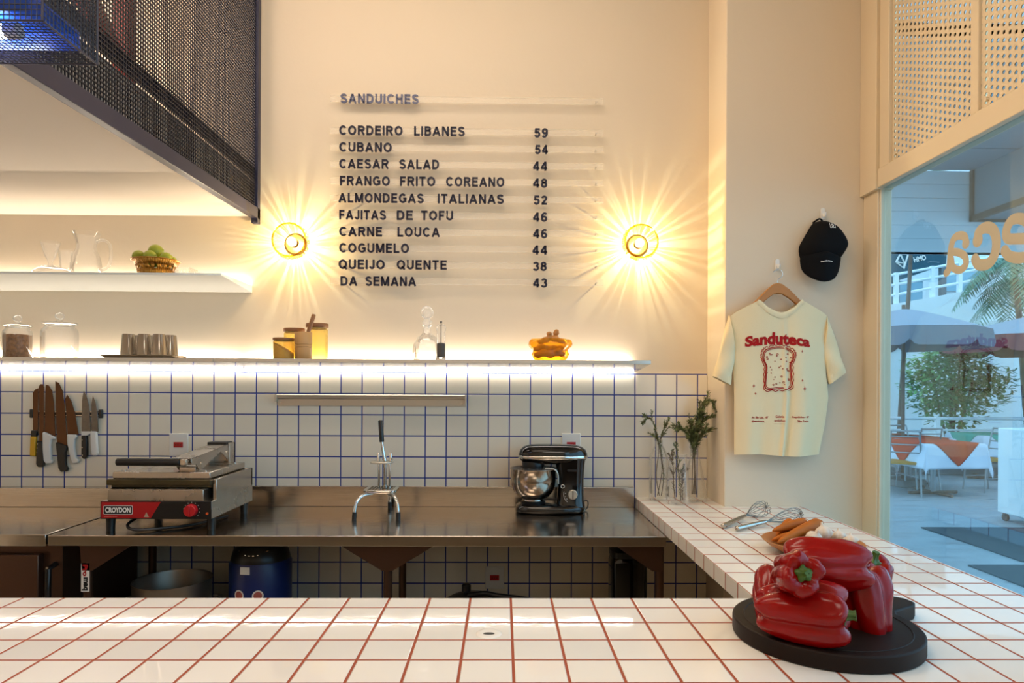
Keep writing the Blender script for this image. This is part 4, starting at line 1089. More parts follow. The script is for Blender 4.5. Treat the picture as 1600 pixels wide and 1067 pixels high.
def sprig(base, pts, label, group, m='needle', start=.35, dens=1.0, nl=.022, seed=1):
    r = random.Random(seed)
    path = smooth_path([base + Vector(p) for p in pts], 8)
    o = thing('rosemary_sprig', label, 'herb', path[0], group=group)
    b0 = path[0]
    n = len(path)
    MB().tube([p-b0 for p in path], [.0022*(1-.6*i/n) for i in range(n)], 6).build('stem', M['twig'], o)
    b = MB(); tw = MB()
    def leafy(pth, i0, cnt, nl_):
        m_ = len(pth)
        for i in range(i0, m_):
            p = pth[i]; d = (pth[min(i+1, m_-1)]-pth[max(i-1, 0)]).normalized(); u, w, _ = frame_from(d)
            for k_ in range(cnt):
                t = r.uniform(0, 2*PI); s_ = nl_*r.uniform(.55, 1.15)*(1-.35*(i/m_))
                out_ = (u*math.cos(t)+w*math.sin(t)); f_ = r.uniform(.25, 1.1); tip = p + out_*s_*.72 + d*s_*f_
                q_ = p + d*r.uniform(-.006, .006); side = d.cross(out_)*.0019
                mid = (q_+tip)/2 + out_*.001
                b.add([q_-side*.5-b0, q_+side*.5-b0, mid+side-b0, tip-b0, mid-side-b0], [(0, 1, 2, 4), (4, 2, 3)])
    leafy(path, int(n*start), int(4*dens), nl)
    # side twigs
    for k_ in range(int(5*dens)):
        i = int(n*r.uniform(max(start, .45), .93)); p = path[i]
        d = (path[min(i+1, n-1)]-path[max(i-1, 0)]).normalized(); u, w, _ = frame_from(d); t = r.uniform(0, 2*PI)
        e_ = p + (d*.75+(u*math.cos(t)+w*math.sin(t)*.5)*.65)*r.uniform(.035, .075)
        sp = smooth_path([p, p.lerp(e_, .5)+d*.006, e_], 4); tw.tube([q-b0 for q in sp], .0010, 5); leafy(sp, 2, 4, nl*.8)
    tw.build('side_twigs', M['twig'], o)
    fo = b.build('needles', M[m], o, smooth=0, recalc=False)
    return o
A1 = 'rosemary sprigs in the bottle'; A2 = 'browned rosemary sprigs in the front vase'; A3 = 'rosemary sprigs in the conical flask'
sprig(v1, [(.004, 0, .02), (-.012, 0, .12), (.0, 0, .24), (-.014, -.004, .33), (-.035, -.006, .385), (-.062, -.008, .392), (-.074, -.01, .375)], 'long rosemary sprig of the bottle, curling left at its tip', A1, seed=2)
sprig(v1, [(-.004, .006, .02), (.016, 0, .14), (.006, 0, .24), (.010, 0, .30), (.026, -.004, .345), (.034, -.006, .362)], 'shorter upright rosemary sprig in the bottle', A1, seed=3)
sprig(v1, [(.012, -.004, .02), (.024, 0, .11), (.012, 0, .22), (.002, 0, .27), (-.012, 0, .30)], 'lowest rosemary sprig, mostly inside the bottle', A1, seed=4, start=.2)
sprig(v2, [(-.014, -.004, .02), (-.020, 0, .09), (-.022, 0, .17), (-.030, -.002, .235)], 'brown rosemary sprig at the left of the front vase', A2, 'needle_dry', .15, seed=5)
sprig(v2, [(.012, -.006, .015), (.010, 0, .09), (.0, 0, .17), (-.004, -.002, .25)], 'greener rosemary sprig at the middle of the front vase', A2, 'needle', .15, seed=6)
sprig(v2, [(.022, .0, .02), (.020, 0, .08), (.024, 0, .16)], 'short brown rosemary sprig at the right of the front vase', A2, 'needle_dry', .15, seed=7)
for i, (pts, lab) in enumerate((([(-.012, 0, .03), (-.010, 0, .15), (-.006, 0, .24), (.004, -.006, .33), (.026, -.010, .42), (.056, -.012, .475), (.080, -.014, .475), (.088, -.014, .450)], 'tallest rosemary sprig of the flask, its tip bent right'),
                                ([(0, .004, .03), (.002, 0, .14), (-.002, 0, .25), (.012, -.006, .33), (.040, -.012, .385), (.056, -.014, .40)], 'dense rosemary sprig leaning right, second highest in the flask'),
                                ([(.008, 0, .03), (.002, 0, .15), (-.006, 0, .25), (-.030, -.008, .31), (-.066, -.012, .345), (-.084, -.014, .340)], 'rosemary sprig of the flask drooping left'),
                                ([(-.006, .004, .03), (.0, 0, .14), (-.008, 0, .24), (-.020, -.01, .32), (-.016, -.014, .37)], 'upright rosemary sprig left of centre in the flask'),
                                ([(.006, 0, .03), (.002, 0, .16), (.004, 0, .25), (.024, -.008, .31), (.052, -.01, .335)], 'low rosemary sprig leaning right over the flask rim'),
                                ([(0, 0, .03), (0, 0, .16), (-.004, 0, .25), (0, -.012, .32), (.012, -.016, .36), (.03, -.016, .42)], 'rosemary sprig in the thick middle of the flask bunch'))):
    sprig(v3, pts, lab, A3, seed=10+i, start=.42, dens=2.6, nl=.030)

# ------------------------------------------------------------------ whisks
def whisk(a, j, e, R_, label, seed):
    """a handle end, j where the wires leave the handle, e far end of the wires"""
    o = thing('wire_whisk', label, 'whisk', a, group='steel whisks on the counter')
    j, e = Vector(j)-a, Vector(e)-a
    d = j.normalized(); u, w, _ = frame_from(d)
    MB().tube([Vector((0, 0, 0)), d*.004, j*.25, j*.8, j], [.006, .0095, .0090, .0085, .0075], 16).build('handle', M['steel'], o)
    ax = e-j; Lw = ax.length
    for k_ in range(6):
        t = PI*k_/6; s_ = u*math.cos(t)+w*math.sin(t)
        q = []
        for i in range(25):
            f_ = -1+2*i/24; th = f_*PI/2
            r_ = R_*math.sin(abs(f_)*PI)**.8 if abs(f_) < 1 else 0
            along = math.cos(th)**.75
            rr_ = R_*math.copysign(math.sin(PI*min(1, abs(f_)*1.0))**.9, f_)
            q.append(j + ax*along + s_*rr_*(1-.1*k_/6) )
        MB().tube(q, .0011, 6).build('wire', M['whiskwire'], o)
wa = onz(1129, 822, Z0+.0105); whisk(wa, onz(1164, 806, Z0+.016), onz(1197, 792, Z0+.036), .034, 'left steel whisk lying on the counter below the shirt', 1)
wa = onz(1150, 826, Z0+.0105); whisk(wa, onz(1196, 815, Z0+.016), onz(1251, 802, Z0+.030), .030, 'right steel whisk pointing at the carrot dish', 2)

# ------------------------------------------------------------------ dish of carrots and garlic
dc = Vector((1.020, 2.155, Z0+.0003))
o = thing('wooden_dish', 'round shallow olive wood dish with carrots and garlic', 'dish', dc)
MB().lathe([(.001, 0), (.085, 0), (.10, .004), (.135, .022), (.154, .038), (.157, .041), (.152, .042), (.130, .028), (.095, .011), (.001, .008)], n=56).build('dish', M['olive_wood'], o, smooth=60)
def carrot(a, e, r, label):
    """a tip, e crown"""
    a, e = Vector(a), Vector(e); n = 12; pts, rs = [], []
    for i in range(n+1):
        t = i/n; pts.append((e-a)*t + Vector((0, 0, .004*math.sin(PI*t))))
        rs.append(r*(.16+.84*min(1, t*1.15)**.6)*(1 if t < .93 else 1-.35*((t-.93)/.07)))
    pts.append(pts[-1]+(e-a).normalized()*.006); rs.append(r*.3)
    o = thing('carrot', label, 'carrot', a, group='carrots in the wooden dish')
    MB().tube([pts[0]-(e-a).normalized()*.004]+pts, [r*.05]+rs, 16).build('root', M['carrot'], o, smooth=70)
    MB().cyl(pts[-1]-(e-a).normalized()*.002, pts[-1]+(e-a).normalized()*.006, .006, .004, 10).build('stem_stub', M['stem'], o)
def ct(px, py, Z): return onz(px, py, Z)
carrot(ct(1216, 847, Z0+.040), ct(1281, 818, Z0+.064), .023, 'longest carrot lying in front across the dish')
carrot(ct(1208, 829, Z0+.058), ct(1258, 818, Z0+.062), .021, 'carrot behind the longest one, its dark tip pointing left')
carrot(ct(1207, 844, Z0+.032), ct(1246, 838, Z0+.034), .019, 'yellow-tipped carrot lowest at the left of the dish')
carrot(ct(1214, 836, Z0+.034), ct(1236, 817, Z0+.062), .020, 'carrot sticking up behind at the dish back')
def garlic(c, r, rot, label):
    def wob(t, z): return 1-.16*(1-abs(math.cos(3.5*t)))**2*max(0, 1.1-abs(z/r-.7))
    b = MB(); b.lathe([(.001, 0), (r*.25, .0), (r*.62, r*.10), (r*.95, r*.45), (r, r*.75), (r*.85, r*1.12), (r*.55, r*1.34), (r*.26, r*1.50), (r*.15, r*1.70), (r*.12, r*1.92), (.001, r*1.93)], n=42, wob=wob)
    o = thing('garlic_bulb', label, 'garlic', c, group='garlic bulbs in the wooden dish'); o.rotation_euler = rot
    b.build('bulb', M['garlic'], o, smooth=70)
    MB().lathe([(.001, -.001), (r*.2, -.001), (r*.22, .002), (.001, .003)], n=14).build('root_base', M['twig'], o)
garlic(ct(1268, 848, Z0+.026), .028, (.5, .1, .3), 'garlic bulb beside the longest carrot, neck towards the front')
garlic(ct(1289, 842, Z0+.034), .029, (-.2, .1, 1.0), 'garlic bulb with upright neck at the dish middle')
garlic(ct(1250, 858, Z0+.016), .026, (.3, .5, .5), 'garlic bulb lowest in front, half behind the peppers')
garlic(ct(1330, 855, Z0+.018), .026, (.4, .4, 2.0), 'rightmost garlic bulb at the dish rim')
garlic(ct(1312, 847, Z0+.020), .025, (-.4, .2, .2), 'garlic bulb between middle and rightmost bulbs')

# ------------------------------------------------------------------ board of red peppers
BC = Vector((.702, 1.425, Z0+.0003)); BR = .190; ha = math.radians(30)
o = thing('chopping_board', 'round dark wooden board with handle under the red peppers', 'board', BC)
pl = []
for i in range(61):
    t = ha + math.radians(17) + (2*PI-math.radians(34))*i/60
    pl.append((BR*math.cos(t), BR*math.sin(t)))
hd = Vector((math.cos(ha), math.sin(ha), 0)); hn = Vector((-hd.y, hd.x, 0))
for r_, s_ in ((.205, -.040), (.28, -.040), (.305, -.030), (.315, 0), (.305, .030), (.28, .040), (.205, .040)):
    q = hd*r_+hn*s_; pl.append((q.x, q.y))
MB().prism(pl, 0, .035, 'z').build('board', M['dark_wood'], o, bevel=.004, seg=3)
MB().tube([(.166*math.cos(t), .166*math.sin(t), .0345) for t in [2*PI*i/64 for i in range(65)]], .0022, 6, False).build('rim_line', M['dark_wood'], o)
def pepper(c, axis, L_, R_, seed, label, lobes=4, roll=0.0, stem=True):
    r = random.Random(seed); ph = r.uniform(0, 6); p2 = r.uniform(0, 6)
    axis = Vector(axis).normalized(); X = axis.to_track_quat('Z', 'Y').to_matrix().to_4x4() @ Matrix.Rotation(roll, 4, 'Z')
    o = thing('red_pepper', label, 'pepper', c, group='red peppers on the board')
    o.rotation_euler = X.to_euler()
    n, m = 64, 30; rings = []
    prof = [(.02, .07), (.28, .025), (.58, 0), (.80, .05), (.91, .14), (.96, .28), (.99, .48), (1.0, .66), (.985, .81), (.92, .92), (.78, .985), (.58, .99), (.38, .955), (.24, .91), (.12, .885), (.02, .88)]
    for R0, z0 in prof:
        ring = []
        for k_ in range(n):
            t = 2*PI*k_/n
            lob = 1 - .22*(1-abs(math.cos(lobes*(t+ph)/2)))**2.2*(1 if z0 > .02 else .4)
            nv = Vector((1.5*math.cos(t), 1.5*math.sin(t), 2.4*z0))
            wv = 1 + .04*math.sin(2*t+p2+3*z0) + .13*mnoise.noise(nv*.9+Vector((seed*3.1, 0, 0))) + .035*mnoise.noise(Vector((7*math.cos(t), 7*math.sin(t), 2*z0+seed))) + .07*mnoise.noise(nv*2.3+Vector((0, seed*1.7, 0)))
            zz = z0 + (.05*math.cos(lobes*(t+ph)) if z0 < .2 and R0 < .9 else 0)*(-1) + (.03*math.cos(lobes*(t+ph)) if z0 > .85 and R0 > .25 else 0)
            taper = .80+.20*min(1, z0*1.4)
            ring.append(Vector((R_*R0*lob*wv*taper*math.cos(t), R_*R0*lob*wv*taper*math.sin(t), (zz-.5)*L_)))
        rings.append(ring)
    MB().loft(rings).build('flesh', M['pepper'], o, smooth=80, sub=1)
    if stem:
        zt = (.90-.5)*L_
        def cal(t, z): return 1+.18*math.cos(5*t)
        MB().lathe([(.001, zt-.002), (R_*.34, zt+.004), (R_*.30, zt+.009), (R_*.16, zt+.012), (R_*.13, zt+.024), (R_*.15, zt+.030), (.001, zt+.030)], n=30, wob=cal).build('stem', M['stem'], o, smooth=60)
bt = Z0+.0353
pepper(at(1254, 956, 1.315), (1, -.55, .10), .165, .063, 1, 'largest red pepper lying in front with its green stem at right', 4, .3)
pepper(at(1351, 944, 1.40), (-.10, .25, 1), .150, .058, 4, 'red pepper standing at the right, leaning against the pile', 4, .8)
pepper(at(1291, 884, 1.39), (-.85, .25, -.05), .165, .060, 9, 'large glossy red pepper lying across the top of the pile', 3, 1.9)
pepper(at(1240, 896, 1.31), (-.05, -1, .28), .115, .046, 6, 'red pepper on top left, green stem facing the viewer', 4, .4)
pepper(at(1211, 935, 1.45), (.3, .6, .5), .125, .052, 5, 'red pepper at the back left, mostly hidden by the others', 4)
pepper(at(1352, 912, 1.515), (.15, -.3, 1), .135, .050, 8, 'red pepper at the back right with stem peeking out', 4)

# ------------------------------------------------------------------ hooks, hanger, shirt and cap on the pillar
def wall_hook(p, label):
    o = thing('wall_hook', label, 'hook', (p.x, PY, p.z), group='white adhesive wall hooks')
    MB().prism(rr(0, 0, .010, .026, .008), -.006, -.0005, 'y').build('plate', M['white_plastic'], o, bevel=.001)
    MB().tube(smooth_path([(0, -.005, .0), (0, -.012, -.010), (0, -.022, -.018), (0, -.028, -.012), (0, -.029, .0)]), .004, 10).build('prong', M['white_plastic'], o)
    return o
hk1 = at(1214, 414, PY); wall_hook(hk1, 'white wall hook carrying the wooden hanger')
hk2 = at(1285, 334, PY); wall_hook(hk2, 'white wall hook carrying the black cap')
HY = 2.955
hg = at(1215, 444, HY)
o = thing('clothes_hanger', 'varnished wooden clothes hanger with steel hook inside the shirt', 'hanger', hg)
def hp(px, py): q = at(px, py, HY)-hg; return (q.x, q.z)
top = [hp(*p) for p in ((1150, 492), (1168, 480), (1183, 467), (1198, 452), (1208, 444), (1215, 442), (1222, 444), (1233, 452), (1248, 467), (1264, 480), (1284, 492))]
bot = [hp(*p) for p in ((1284, 499), (1262, 489), (1246, 478), (1232, 466), (1222, 460), (1215, 459), (1208, 460), (1200, 466), (1186, 478), (1170, 489), (1150, 499))]
MB().prism(top+bot, -.007, .007, 'y').build('arms', M['hanger_wood'], o, bevel=.004, seg=3)
MB().tube(smooth_path([(0, 0, -.004), (0, 0, .018), (.018, 0, .034), (.021, 0, .052), (.010, 0, .066), (-.006, -.0, .0665), (-.020, .0, .054)]), .0017, 8).build('hook', M['chrome'], o)

SY = 2.935
_rows = [(468, 1142, 1294), (492, 1142, 1295), (540, 1147, 1294), (580, 1148, 1293), (620, 1149, 1297), (660, 1149, 1292), (700, 1149, 1284), (715, 1149, 1281)]
_zr = [(at(1215, y, SY).z, at(a, y, SY).x, at(e, y, SY).x) for y, a, e in _rows]
def xlr(z):
    if z >= _zr[0][0]: return _zr[0][1:]
    for i in range(len(_zr)-1):
        if _zr[i+1][0] <= z:
            t = (_zr[i][0]-z)/(_zr[i][0]-_zr[i+1][0])
            t = t
            return tuple(_zr[i][k]+(_zr[i+1][k]-_zr[i][k])*t for k in (1, 2))
    return _zr[-1][1:]
zt0, zb0 = at(1215, 480, SY).z, at(1215, 711, SY).z
def front(x, z):
    a, e = xlr(z); u = (x-a)/(e-a); u = min(1, max(0, u)); v = min(1, max(0, (zt0-z)/(zt0-zb0)))
    y = 2.950 - .034*math.sin(PI*u)**.6
    y -= .013*v*math.exp(-((u-.525)/.022)**2) - .010*v*math.exp(-((u-.57)/.03)**2)
    y -= .012*math.sin(2*PI*(1.6*u+.15*v))*math.sin(PI*u)*(.25+.75*v)
    y -= .007*math.sin(2*PI*(3.1*u-.25*v)+1)*math.sin(PI*u)*v
    y -= .004*math.sin(9*v+6*u)*math.sin(PI*u)*(1-v)
    return y
def ztop(u):
    P = [(0, 1142, 494), (.06, 1152, 487), (.27, 1183, 470), (.30, 1188, 473), (.36, 1197, 482), (.45, 1209, 488.5), (.5, 1217, 490), (.55, 1225, 488.5), (.63, 1236, 482), (.69, 1246, 473), (.72, 1251, 469), (.93, 1284, 486), (1, 1294, 493)]
    for i in range(len(P)-1):
        if P[i+1][0] >= u-1e-9:
            t = (u-P[i][0])/(P[i+1][0]-P[i][0]); return at(1215, P[i][2]+(P[i+1][2]-P[i][2])*t, SY).z
    return at(1215, 493, SY).z
def sh_pt(u, t, back=False):
    z = ztop(u)*(1-t) + (zb0 + .004*math.sin(7*u))*t
    a, e = xlr(z); x = a+(e-a)*u
    if back: return Vector((x, 2.950 + .030*math.sin(PI*u)**.6, z))
    return Vector((x, front(x, z), z))
so = Vector((at(1216, 700, SY).x, SY, zb0))
o = thing('t_shirt', 'cream cotton t-shirt with red print hanging on the pillar', 't-shirt', so)
b = MB(); b.grid(100, 70, lambda u, t: sh_pt(u, t)-so).grid(24, 24, lambda u, t: sh_pt(1-u, t, True)-so)
b.build('body', M['shirt'], o, smooth=80, recalc=False)
b = MB(); b.grid(50, 3, lambda u, t: (lambda uu: (lambda q: Vector((q.x, q.y-.0035+.003*abs(t-.5)*2, q.z+.004-.026*t)))(sh_pt(uu, .0)))(.262+.466*u)-so)
b.build('collar', M['shirt'], o, smooth=80, recalc=False)
def sleeve(S, E_, w0, w1, name):
    S, E_ = [at(x, y, SY) for x, y in S], [at(x, y, SY) for x, y in E_]
    rings = []
    for i in range(13):
        t = i/12; a = S[0].lerp(E_[0], t); c = S[1].lerp(E_[1], t); m_ = (a+c)/2; h_ = (a-c)/2
        cuff = .003 if .80 < t < .99 else 0
        w_ = (w0+(w1-w0)*t)+cuff
        rings.append([Vector((m_.x, 2.953, m_.z)) + Vector((h_.x, 0, h_.z))*math.cos(q)*(1+cuff*3) + Vector((0, -1, 0))*w_*math.copysign(abs(math.sin(q))**.8, math.sin(q)) + Vector((0, .004*math.sin(3*q+9*t), 0)) - so for q in [2*PI*k/28 for k in range(28)]])
    bb = MB().loft(rings, True, (True, False)); r_ = rings[-1]; c_ = sum(r_, Vector())/28
    bb.loft([r_, [c_+(p-c_)*.92 - Vector((E_[0]-S[0])*.12) for p in r_]], True, (False, False))
    bb.build('sleeve', M['shirt'], o, smooth=80)
sleeve(((1141, 492), (1150, 556)), ((1116, 588), (1143, 602)), .022, .024, 'l')
sleeve(((1295, 492), (1288, 548)), ((1324, 580), (1298, 600)), .022, .024, 'r')
# the print lies on the front surface
def on_shirt(px, py, off=.0012):
    q = at(px, py, SY-.03); return Vector((q.x, front(q.x, q.z)-off, q.z))-so
def arc_text(s_, x0, x1, base, h, bow, bold, sub=1, depth=.0008):
    xa, xe = at(x0, base, SY-.03), at(x1, base, SY-.03); w_ = xe.x-xa.x; hh = h*(SY-.03)/FPX
    def pl_(x, y, d):
        u = x/w_
        X_, Z_ = xa.x+x, xa.z + y*(1+.25*math.sin(PI*u)*(bow > 0)) + bow*math.sin(PI*u)
        return Vector((X_, front(X_, Z_)-.0004-d, Z_))-so
    return MB().text(s_, pl_, hh, w_, bold, depth, subdiv=sub)
arc_text('Sanduteca', 1167, 1268, 542, 16, .012, .045, 2, .0015).build('print_lettering', M['print_red'], o)
c8 = lambda x, y: (1140+x/5.925, 500+y/5.925)
def stroke(pts, r, closed=False, n=6):
    P = [on_shirt(*c8(*p)) for p in pts]
    if closed: P = P + [P[0]]
    q = smooth_path(P, n) if n > 1 else P
    return q
bread = [(330, 300), (352, 272), (420, 252), (480, 246), (545, 258), (592, 290), (606, 325), (596, 372), (580, 410), (584, 520), (582, 622), (470, 634), (350, 634), (346, 520), (352, 430), (336, 390), (322, 345)]
cb = (465, 440)
b = MB(); b.tube(stroke(bread, 0, True), .0022, 5).tube(stroke([(cb[0]+(x-cb[0])*.92, cb[1]+(y-cb[1])*.94) for x, y in bread], 0, True), .0014, 5)
frill = []
for i in range(len(bread)):
    x0_, y0_ = bread[i]; x1_, y1_ = bread[(i+1) % len(bread)]
    for k_ in range(4):
        x, y = x0_+(x1_-x0_)*k_/4, y0_+(y1_-y0_)*k_/4; g_ = 1.10+(.06 if (i*4+k_) % 2 else -.01)
        frill.append((cb[0]+(x-cb[0])*g_, cb[1]+(y-cb[1])*(g_-.02)))
b.tube(stroke(frill, 0, True, 3), .0016, 5)
r = random.Random(4)
for i in range(34):
    x, y = r.uniform(350, 580), r.uniform(285, 610); s_ = r.uniform(3, 9)
    b.tube([on_shirt(*c8(x+s_*math.cos(t), y+s_*.8*math.sin(t))) for t in [2*PI*k_/8 for k_ in range(9)]], .0010, 4)
b.build('sandwich_print', M['print_red'], o)
b = MB()
for x, y, s_ in ((680, 288, 14), (680, 558, 14), (702, 636, 28), (240, 610, 18), (255, 680, 13)):
    P = []
    for k_ in range(8):
        t = PI/4*k_; R_ = s_ if k_ % 2 == 0 else s_*.28
        P.append(c8(x+R_*math.sin(t)*.85, y-R_*math.cos(t)))
    b.loft([[on_shirt(*p, off=.0003) for p in P], [on_shirt(*p, off=.0012) for p in P]])
b.build('sparkle_print', M['print_red'], o)
for s_, x0, x1, y in (('Av. São Luís, 187', 1177, 1203, 654.5), ('@sanduteca_', 1177, 1199, 660.5), ('Galeria', 1214, 1227, 653), ('sanduíches', 1212, 1228, 659), ('República - SP', 1240, 1266, 654), ('São Paulo', 1247, 1265, 660)):
    arc_text(s_, x0, x1, y, 3.8, 0, .015, 0, .0006).build('small_print', M['print_red'], o)
MB().tube([on_shirt(1211, 662.5), on_shirt(1219, 662.5), on_shirt(1228, 662.5)], .0004, 4).build('print_underline', M['print_red'], o)

# cap
c9 = lambda x, y, Y=2.95: at(1240+x/8.21, 320+y/8.21, Y)
cc = c9(410, 470, 2.997)
o = thing('baseball_cap', 'black baseball cap with small white emblem hanging on the pillar', 'cap', (cc.x, PY-.001, cc.z))
out_ = [(300, 205), (365, 182), (430, 190), (520, 232), (580, 290), (620, 340), (660, 400), (692, 455), (722, 530), (690, 590), (652, 645), (620, 700), (520, 730), (380, 738), (240, 730), (135, 700), (118, 640), (108, 580), (108, 530), (130, 480), (160, 430), (200, 360), (240, 290), (270, 240)]
ol = [Vector((q.x-cc.x, 0, q.z-cc.z)) for q in (c9(*p) for p in out_)]
b = MB(); rings = []
for s_ in (1.0, .995, .98, .95, .90, .82, .70, .5, .3, .03):
    rings.append([Vector((p.x*s_, -.001-.095*max(0, 1-s_**5)**.6, p.z*s_)) for p in ol])
b.loft(rings, True, (True, True)); b.build('crown', M['cap'], o, smooth=80, sub=1)
br = [(118, 640), (118, 700), (125, 770), (140, 830), (162, 872), (195, 910), (232, 940), (280, 968), (330, 986), (380, 992), (430, 986), (480, 970), (530, 940), (570, 900), (602, 850), (622, 800), (636, 750), (645, 690), (646, 645), (560, 640), (380, 610), (220, 640)]
bl = [Vector((q.x-cc.x, 0, q.z-cc.z)) for q in (c9(*p, 2.93) for p in br)]
bc = sum(bl, Vector())/len(bl)
b = MB(); rings = []
for s_, dy in ((.02, .0), (.5, .0), (.8, .0), (.96, .0), (1.0, .003), (.98, .007), (.8, .007), (.02, .007)):
    rings.append([Vector((bc.x+(p.x-bc.x)*s_, -.092+.045*((p.x-bc.x)*s_/.085)**2 + dy + .12*(bc.z-(bc.z+(p.z-bc.z)*s_)), bc.z+(p.z-bc.z)*s_)) for p in bl])
b.loft(rings, True, (True, True)); b.build('brim', M['cap'], o, smooth=70)
from mathutils.bvhtree import BVHTree
bpy.context.view_layer.update()
_crown = [c for c in kids(o) if c.name.startswith('crown')][0]
_bvh = BVHTree.FromObject(_crown, bpy.context.evaluated_depsgraph_get())
def cap_y(x, z):
    hit = _bvh.ray_cast(Vector((x, -1, z)), Vector((0, 1, 0)))
    return hit[0].y if hit[0] else 0
a, e = c9(432, 312, 2.93)-cc, c9(503, 242, 2.93)-cc
def cpt(x, z, off): return Vector((x, cap_y(x, z)-off, z))
b = MB(); lw_ = .0016
for x0, z0, x1, z1 in ((a.x, a.z, e.x, a.z+lw_), (a.x, e.z-lw_, e.x, e.z), (a.x, a.z, a.x+lw_, e.z), (e.x-lw_, a.z, e.x, e.z)):
    n_ = 6; b.grid(n_, n_, lambda u, v: cpt(x0+(x1-x0)*u, z0+(z1-z0)*v, .003))
b.text('S', lambda x, y, d: cpt((a.x+e.x)/2-.0050+x, (a.z+e.z)/2-.0072+y, .0025+d), .0144, .0100, .02, .001, subdiv=1)
b.build('emblem', M['print_white'], o, smooth=0, recalc=False)
a = c9(355, 735, 2.90)-cc; e = c9(508, 735, 2.90)-cc
MB().text('Sanduteca', lambda x, y, d: Vector((a.x+x, -.0935+.045*((a.x+x-bc.x)/.085)**2 + .12*(bc.z-a.z) - d - .001, a.z+y+.004*math.sin(x/(e.x-a.x)*2.5))), .0065, e.x-a.x, .02, .0008).build('brim_lettering', M['print_white'], o)
MB().tube(smooth_path([(c9(300, 205).x-cc.x, -.006, c9(300, 205).z-cc.z), (c9(372, 150).x-cc.x, -.020, c9(372, 160).z-cc.z), (c9(440, 195).x-cc.x, -.006, c9(440, 195).z-cc.z)]), .004, 8).build('back_strap', M['cap'], o)

# ------------------------------------------------------------------ the courtyard outside
struct(MB().box((XW+.12, -6, -.12), (40, 34, 0)).build('ground', M['slate']))
SOZ, SOY = 3.50, 6.1
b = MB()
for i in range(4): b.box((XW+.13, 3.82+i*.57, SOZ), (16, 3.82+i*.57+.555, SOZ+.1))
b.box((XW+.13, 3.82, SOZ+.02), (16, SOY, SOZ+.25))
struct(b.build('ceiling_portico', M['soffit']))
zf = at(1490, 394, SOY).z
o = thing('fascia', 'white boarded fascia beam hanging at the edge of the portico ceiling', 'fascia', (8, SOY, zf))
b = MB(); hb = (SOZ-zf)/6
for i in range(6): b.box((-6.3, 0, i*hb), (8, .12, (i+1)*hb-.006))
b.box((-6.3, .01, 0), (8, .11, SOZ-zf)); b.build('boards', M['fascia'], o)
q = at(1541, 335, SOY-.2); o = thing('hanging_board', 'grey rectangular board box hanging under the portico ceiling', 'board', (q.x, SOY-.2, q.z))
MB().box((0, -2.4, 0), (1.6, .18, SOZ-q.z-.002)).build('box', M['signbox'], o)
MB().box((-.02, -2.42, -.02), (.02, .19, .03)).box((-.02, .15, 0), (.02, .19, SOZ-q.z-.002)).box((-.02, .16, -.02), (1.6, .19, .03)).build('trim', M['trunk'], o)
o = tag(MB().box((0, 0, 0), (3.0, 1.35, .012)).build('entrance_mat', M['doormat']), 'dark blue entrance mat farther from the window, by the white cart', 'mat'); o.location = (4.40, 5.52, .0003)
o = tag(MB().box((0, 0, 0), (3.0, 1.5, .012)).build('entrance_mat', M['doormat']), 'dark blue entrance mat nearer to the counter', 'mat'); o.location = (3.85, 3.9, .0003)
# white cart
q = onz(1558, 812, 0); zt_ = at(1558, 668, q.y).z
o = thing('white_cart', 'white boxy cart on castors at the right window edge', 'cart', (q.x, q.y, 0))
MB().box((0, -1.5, .09), (.8, 0, zt_)).build('body', M['outwhite'], o, bevel=.012)
for x in (.05, .72):
    for y in (-1.42, -.06): MB().cyl((x-.015, y, .04), (x+.015, y, .04), .04, n=16).box((x-.02, y-.02, .04), (x+.02, y+.02, .09)).build('castor', M['black'], o)
MB().cyl((-.001, -.55, .55), (-.012, -.55, .55), .14, n=32).build('round_emblem', M['teal'], o)
# curb and railing
CYY = 11.1
o = tag(MB().box((0, 0, 0), (14, .5, .14)).build('planter_curb', M['curb'], bevel=.01), 'low grey stone curb behind the outdoor tables', 'curb'); o.location = (2.6, CYY, .0003)
o = thing('white_railing', 'white metal railing standing on the curb in front of the bush', 'railing', (2.8, CYY+.12, .1405))
for z in (.82, .62, .42): MB().tube([(0, 0, z), (13, 0, z)], .028 if z > .8 else .018, 10).build('rail', M['rail_white'], o)
for x in (0, 1.9, 4.66, 7.4, 10.1, 12.9): MB().box((x-.035, -.03, 0), (x+.035, .03, .85)).build('post', M['rail_white'], o)
# bush in the planter bed
def leafball(b, c, rx, ry, rz, n, size, r, tilt=1.0):
    for i in range(n):
        while True:
            v = Vector((r.uniform(-1, 1), r.uniform(-1, 1), r.uniform(-1, 1)))
            if .30 < v.length < 1: break
        p = Vector((c[0]+v.x*rx, c[1]+v.y*ry, c[2]+v.z*rz))
        d = Vector((v.x+r.uniform(-.8, .8), v.y+r.uniform(-.8, .8), r.uniform(-.7, .4))).normalized()
        u, w, _ = frame_from(d); s_ = size*r.uniform(.6, 1.2)
        e_ = w if abs(w.z) < abs(u.z) else u
        nrm = d.cross(e_)
        b.add([p, p+d*s_*.35+e_*s_*.24+nrm*s_*.05, p+d*s_*.75+e_*s_*.18+nrm*s_*.03, p+d*s_-nrm*s_*.06, p+d*s_*.75-e_*s_*.18+nrm*s_*.03, p+d*s_*.35-e_*s_*.24+nrm*s_*.05], [(0, 1, 2, 3), (0, 3, 4, 5)])
tq = at(1487, 690, 11.9)
o = tag(MB().box((0, 0, 0), (13, 1.1, .13)).build('planting_bed', M['soil']), 'dark soil bed behind the curb', 'soil'); o.location = (2.6, CYY+.5, .0003)
o = thing('leafy_bush', 'big round leafy bush growing behind the outdoor tables', 'bush', (tq.x, 11.9, .131))
r = random.Random(21); b = MB()
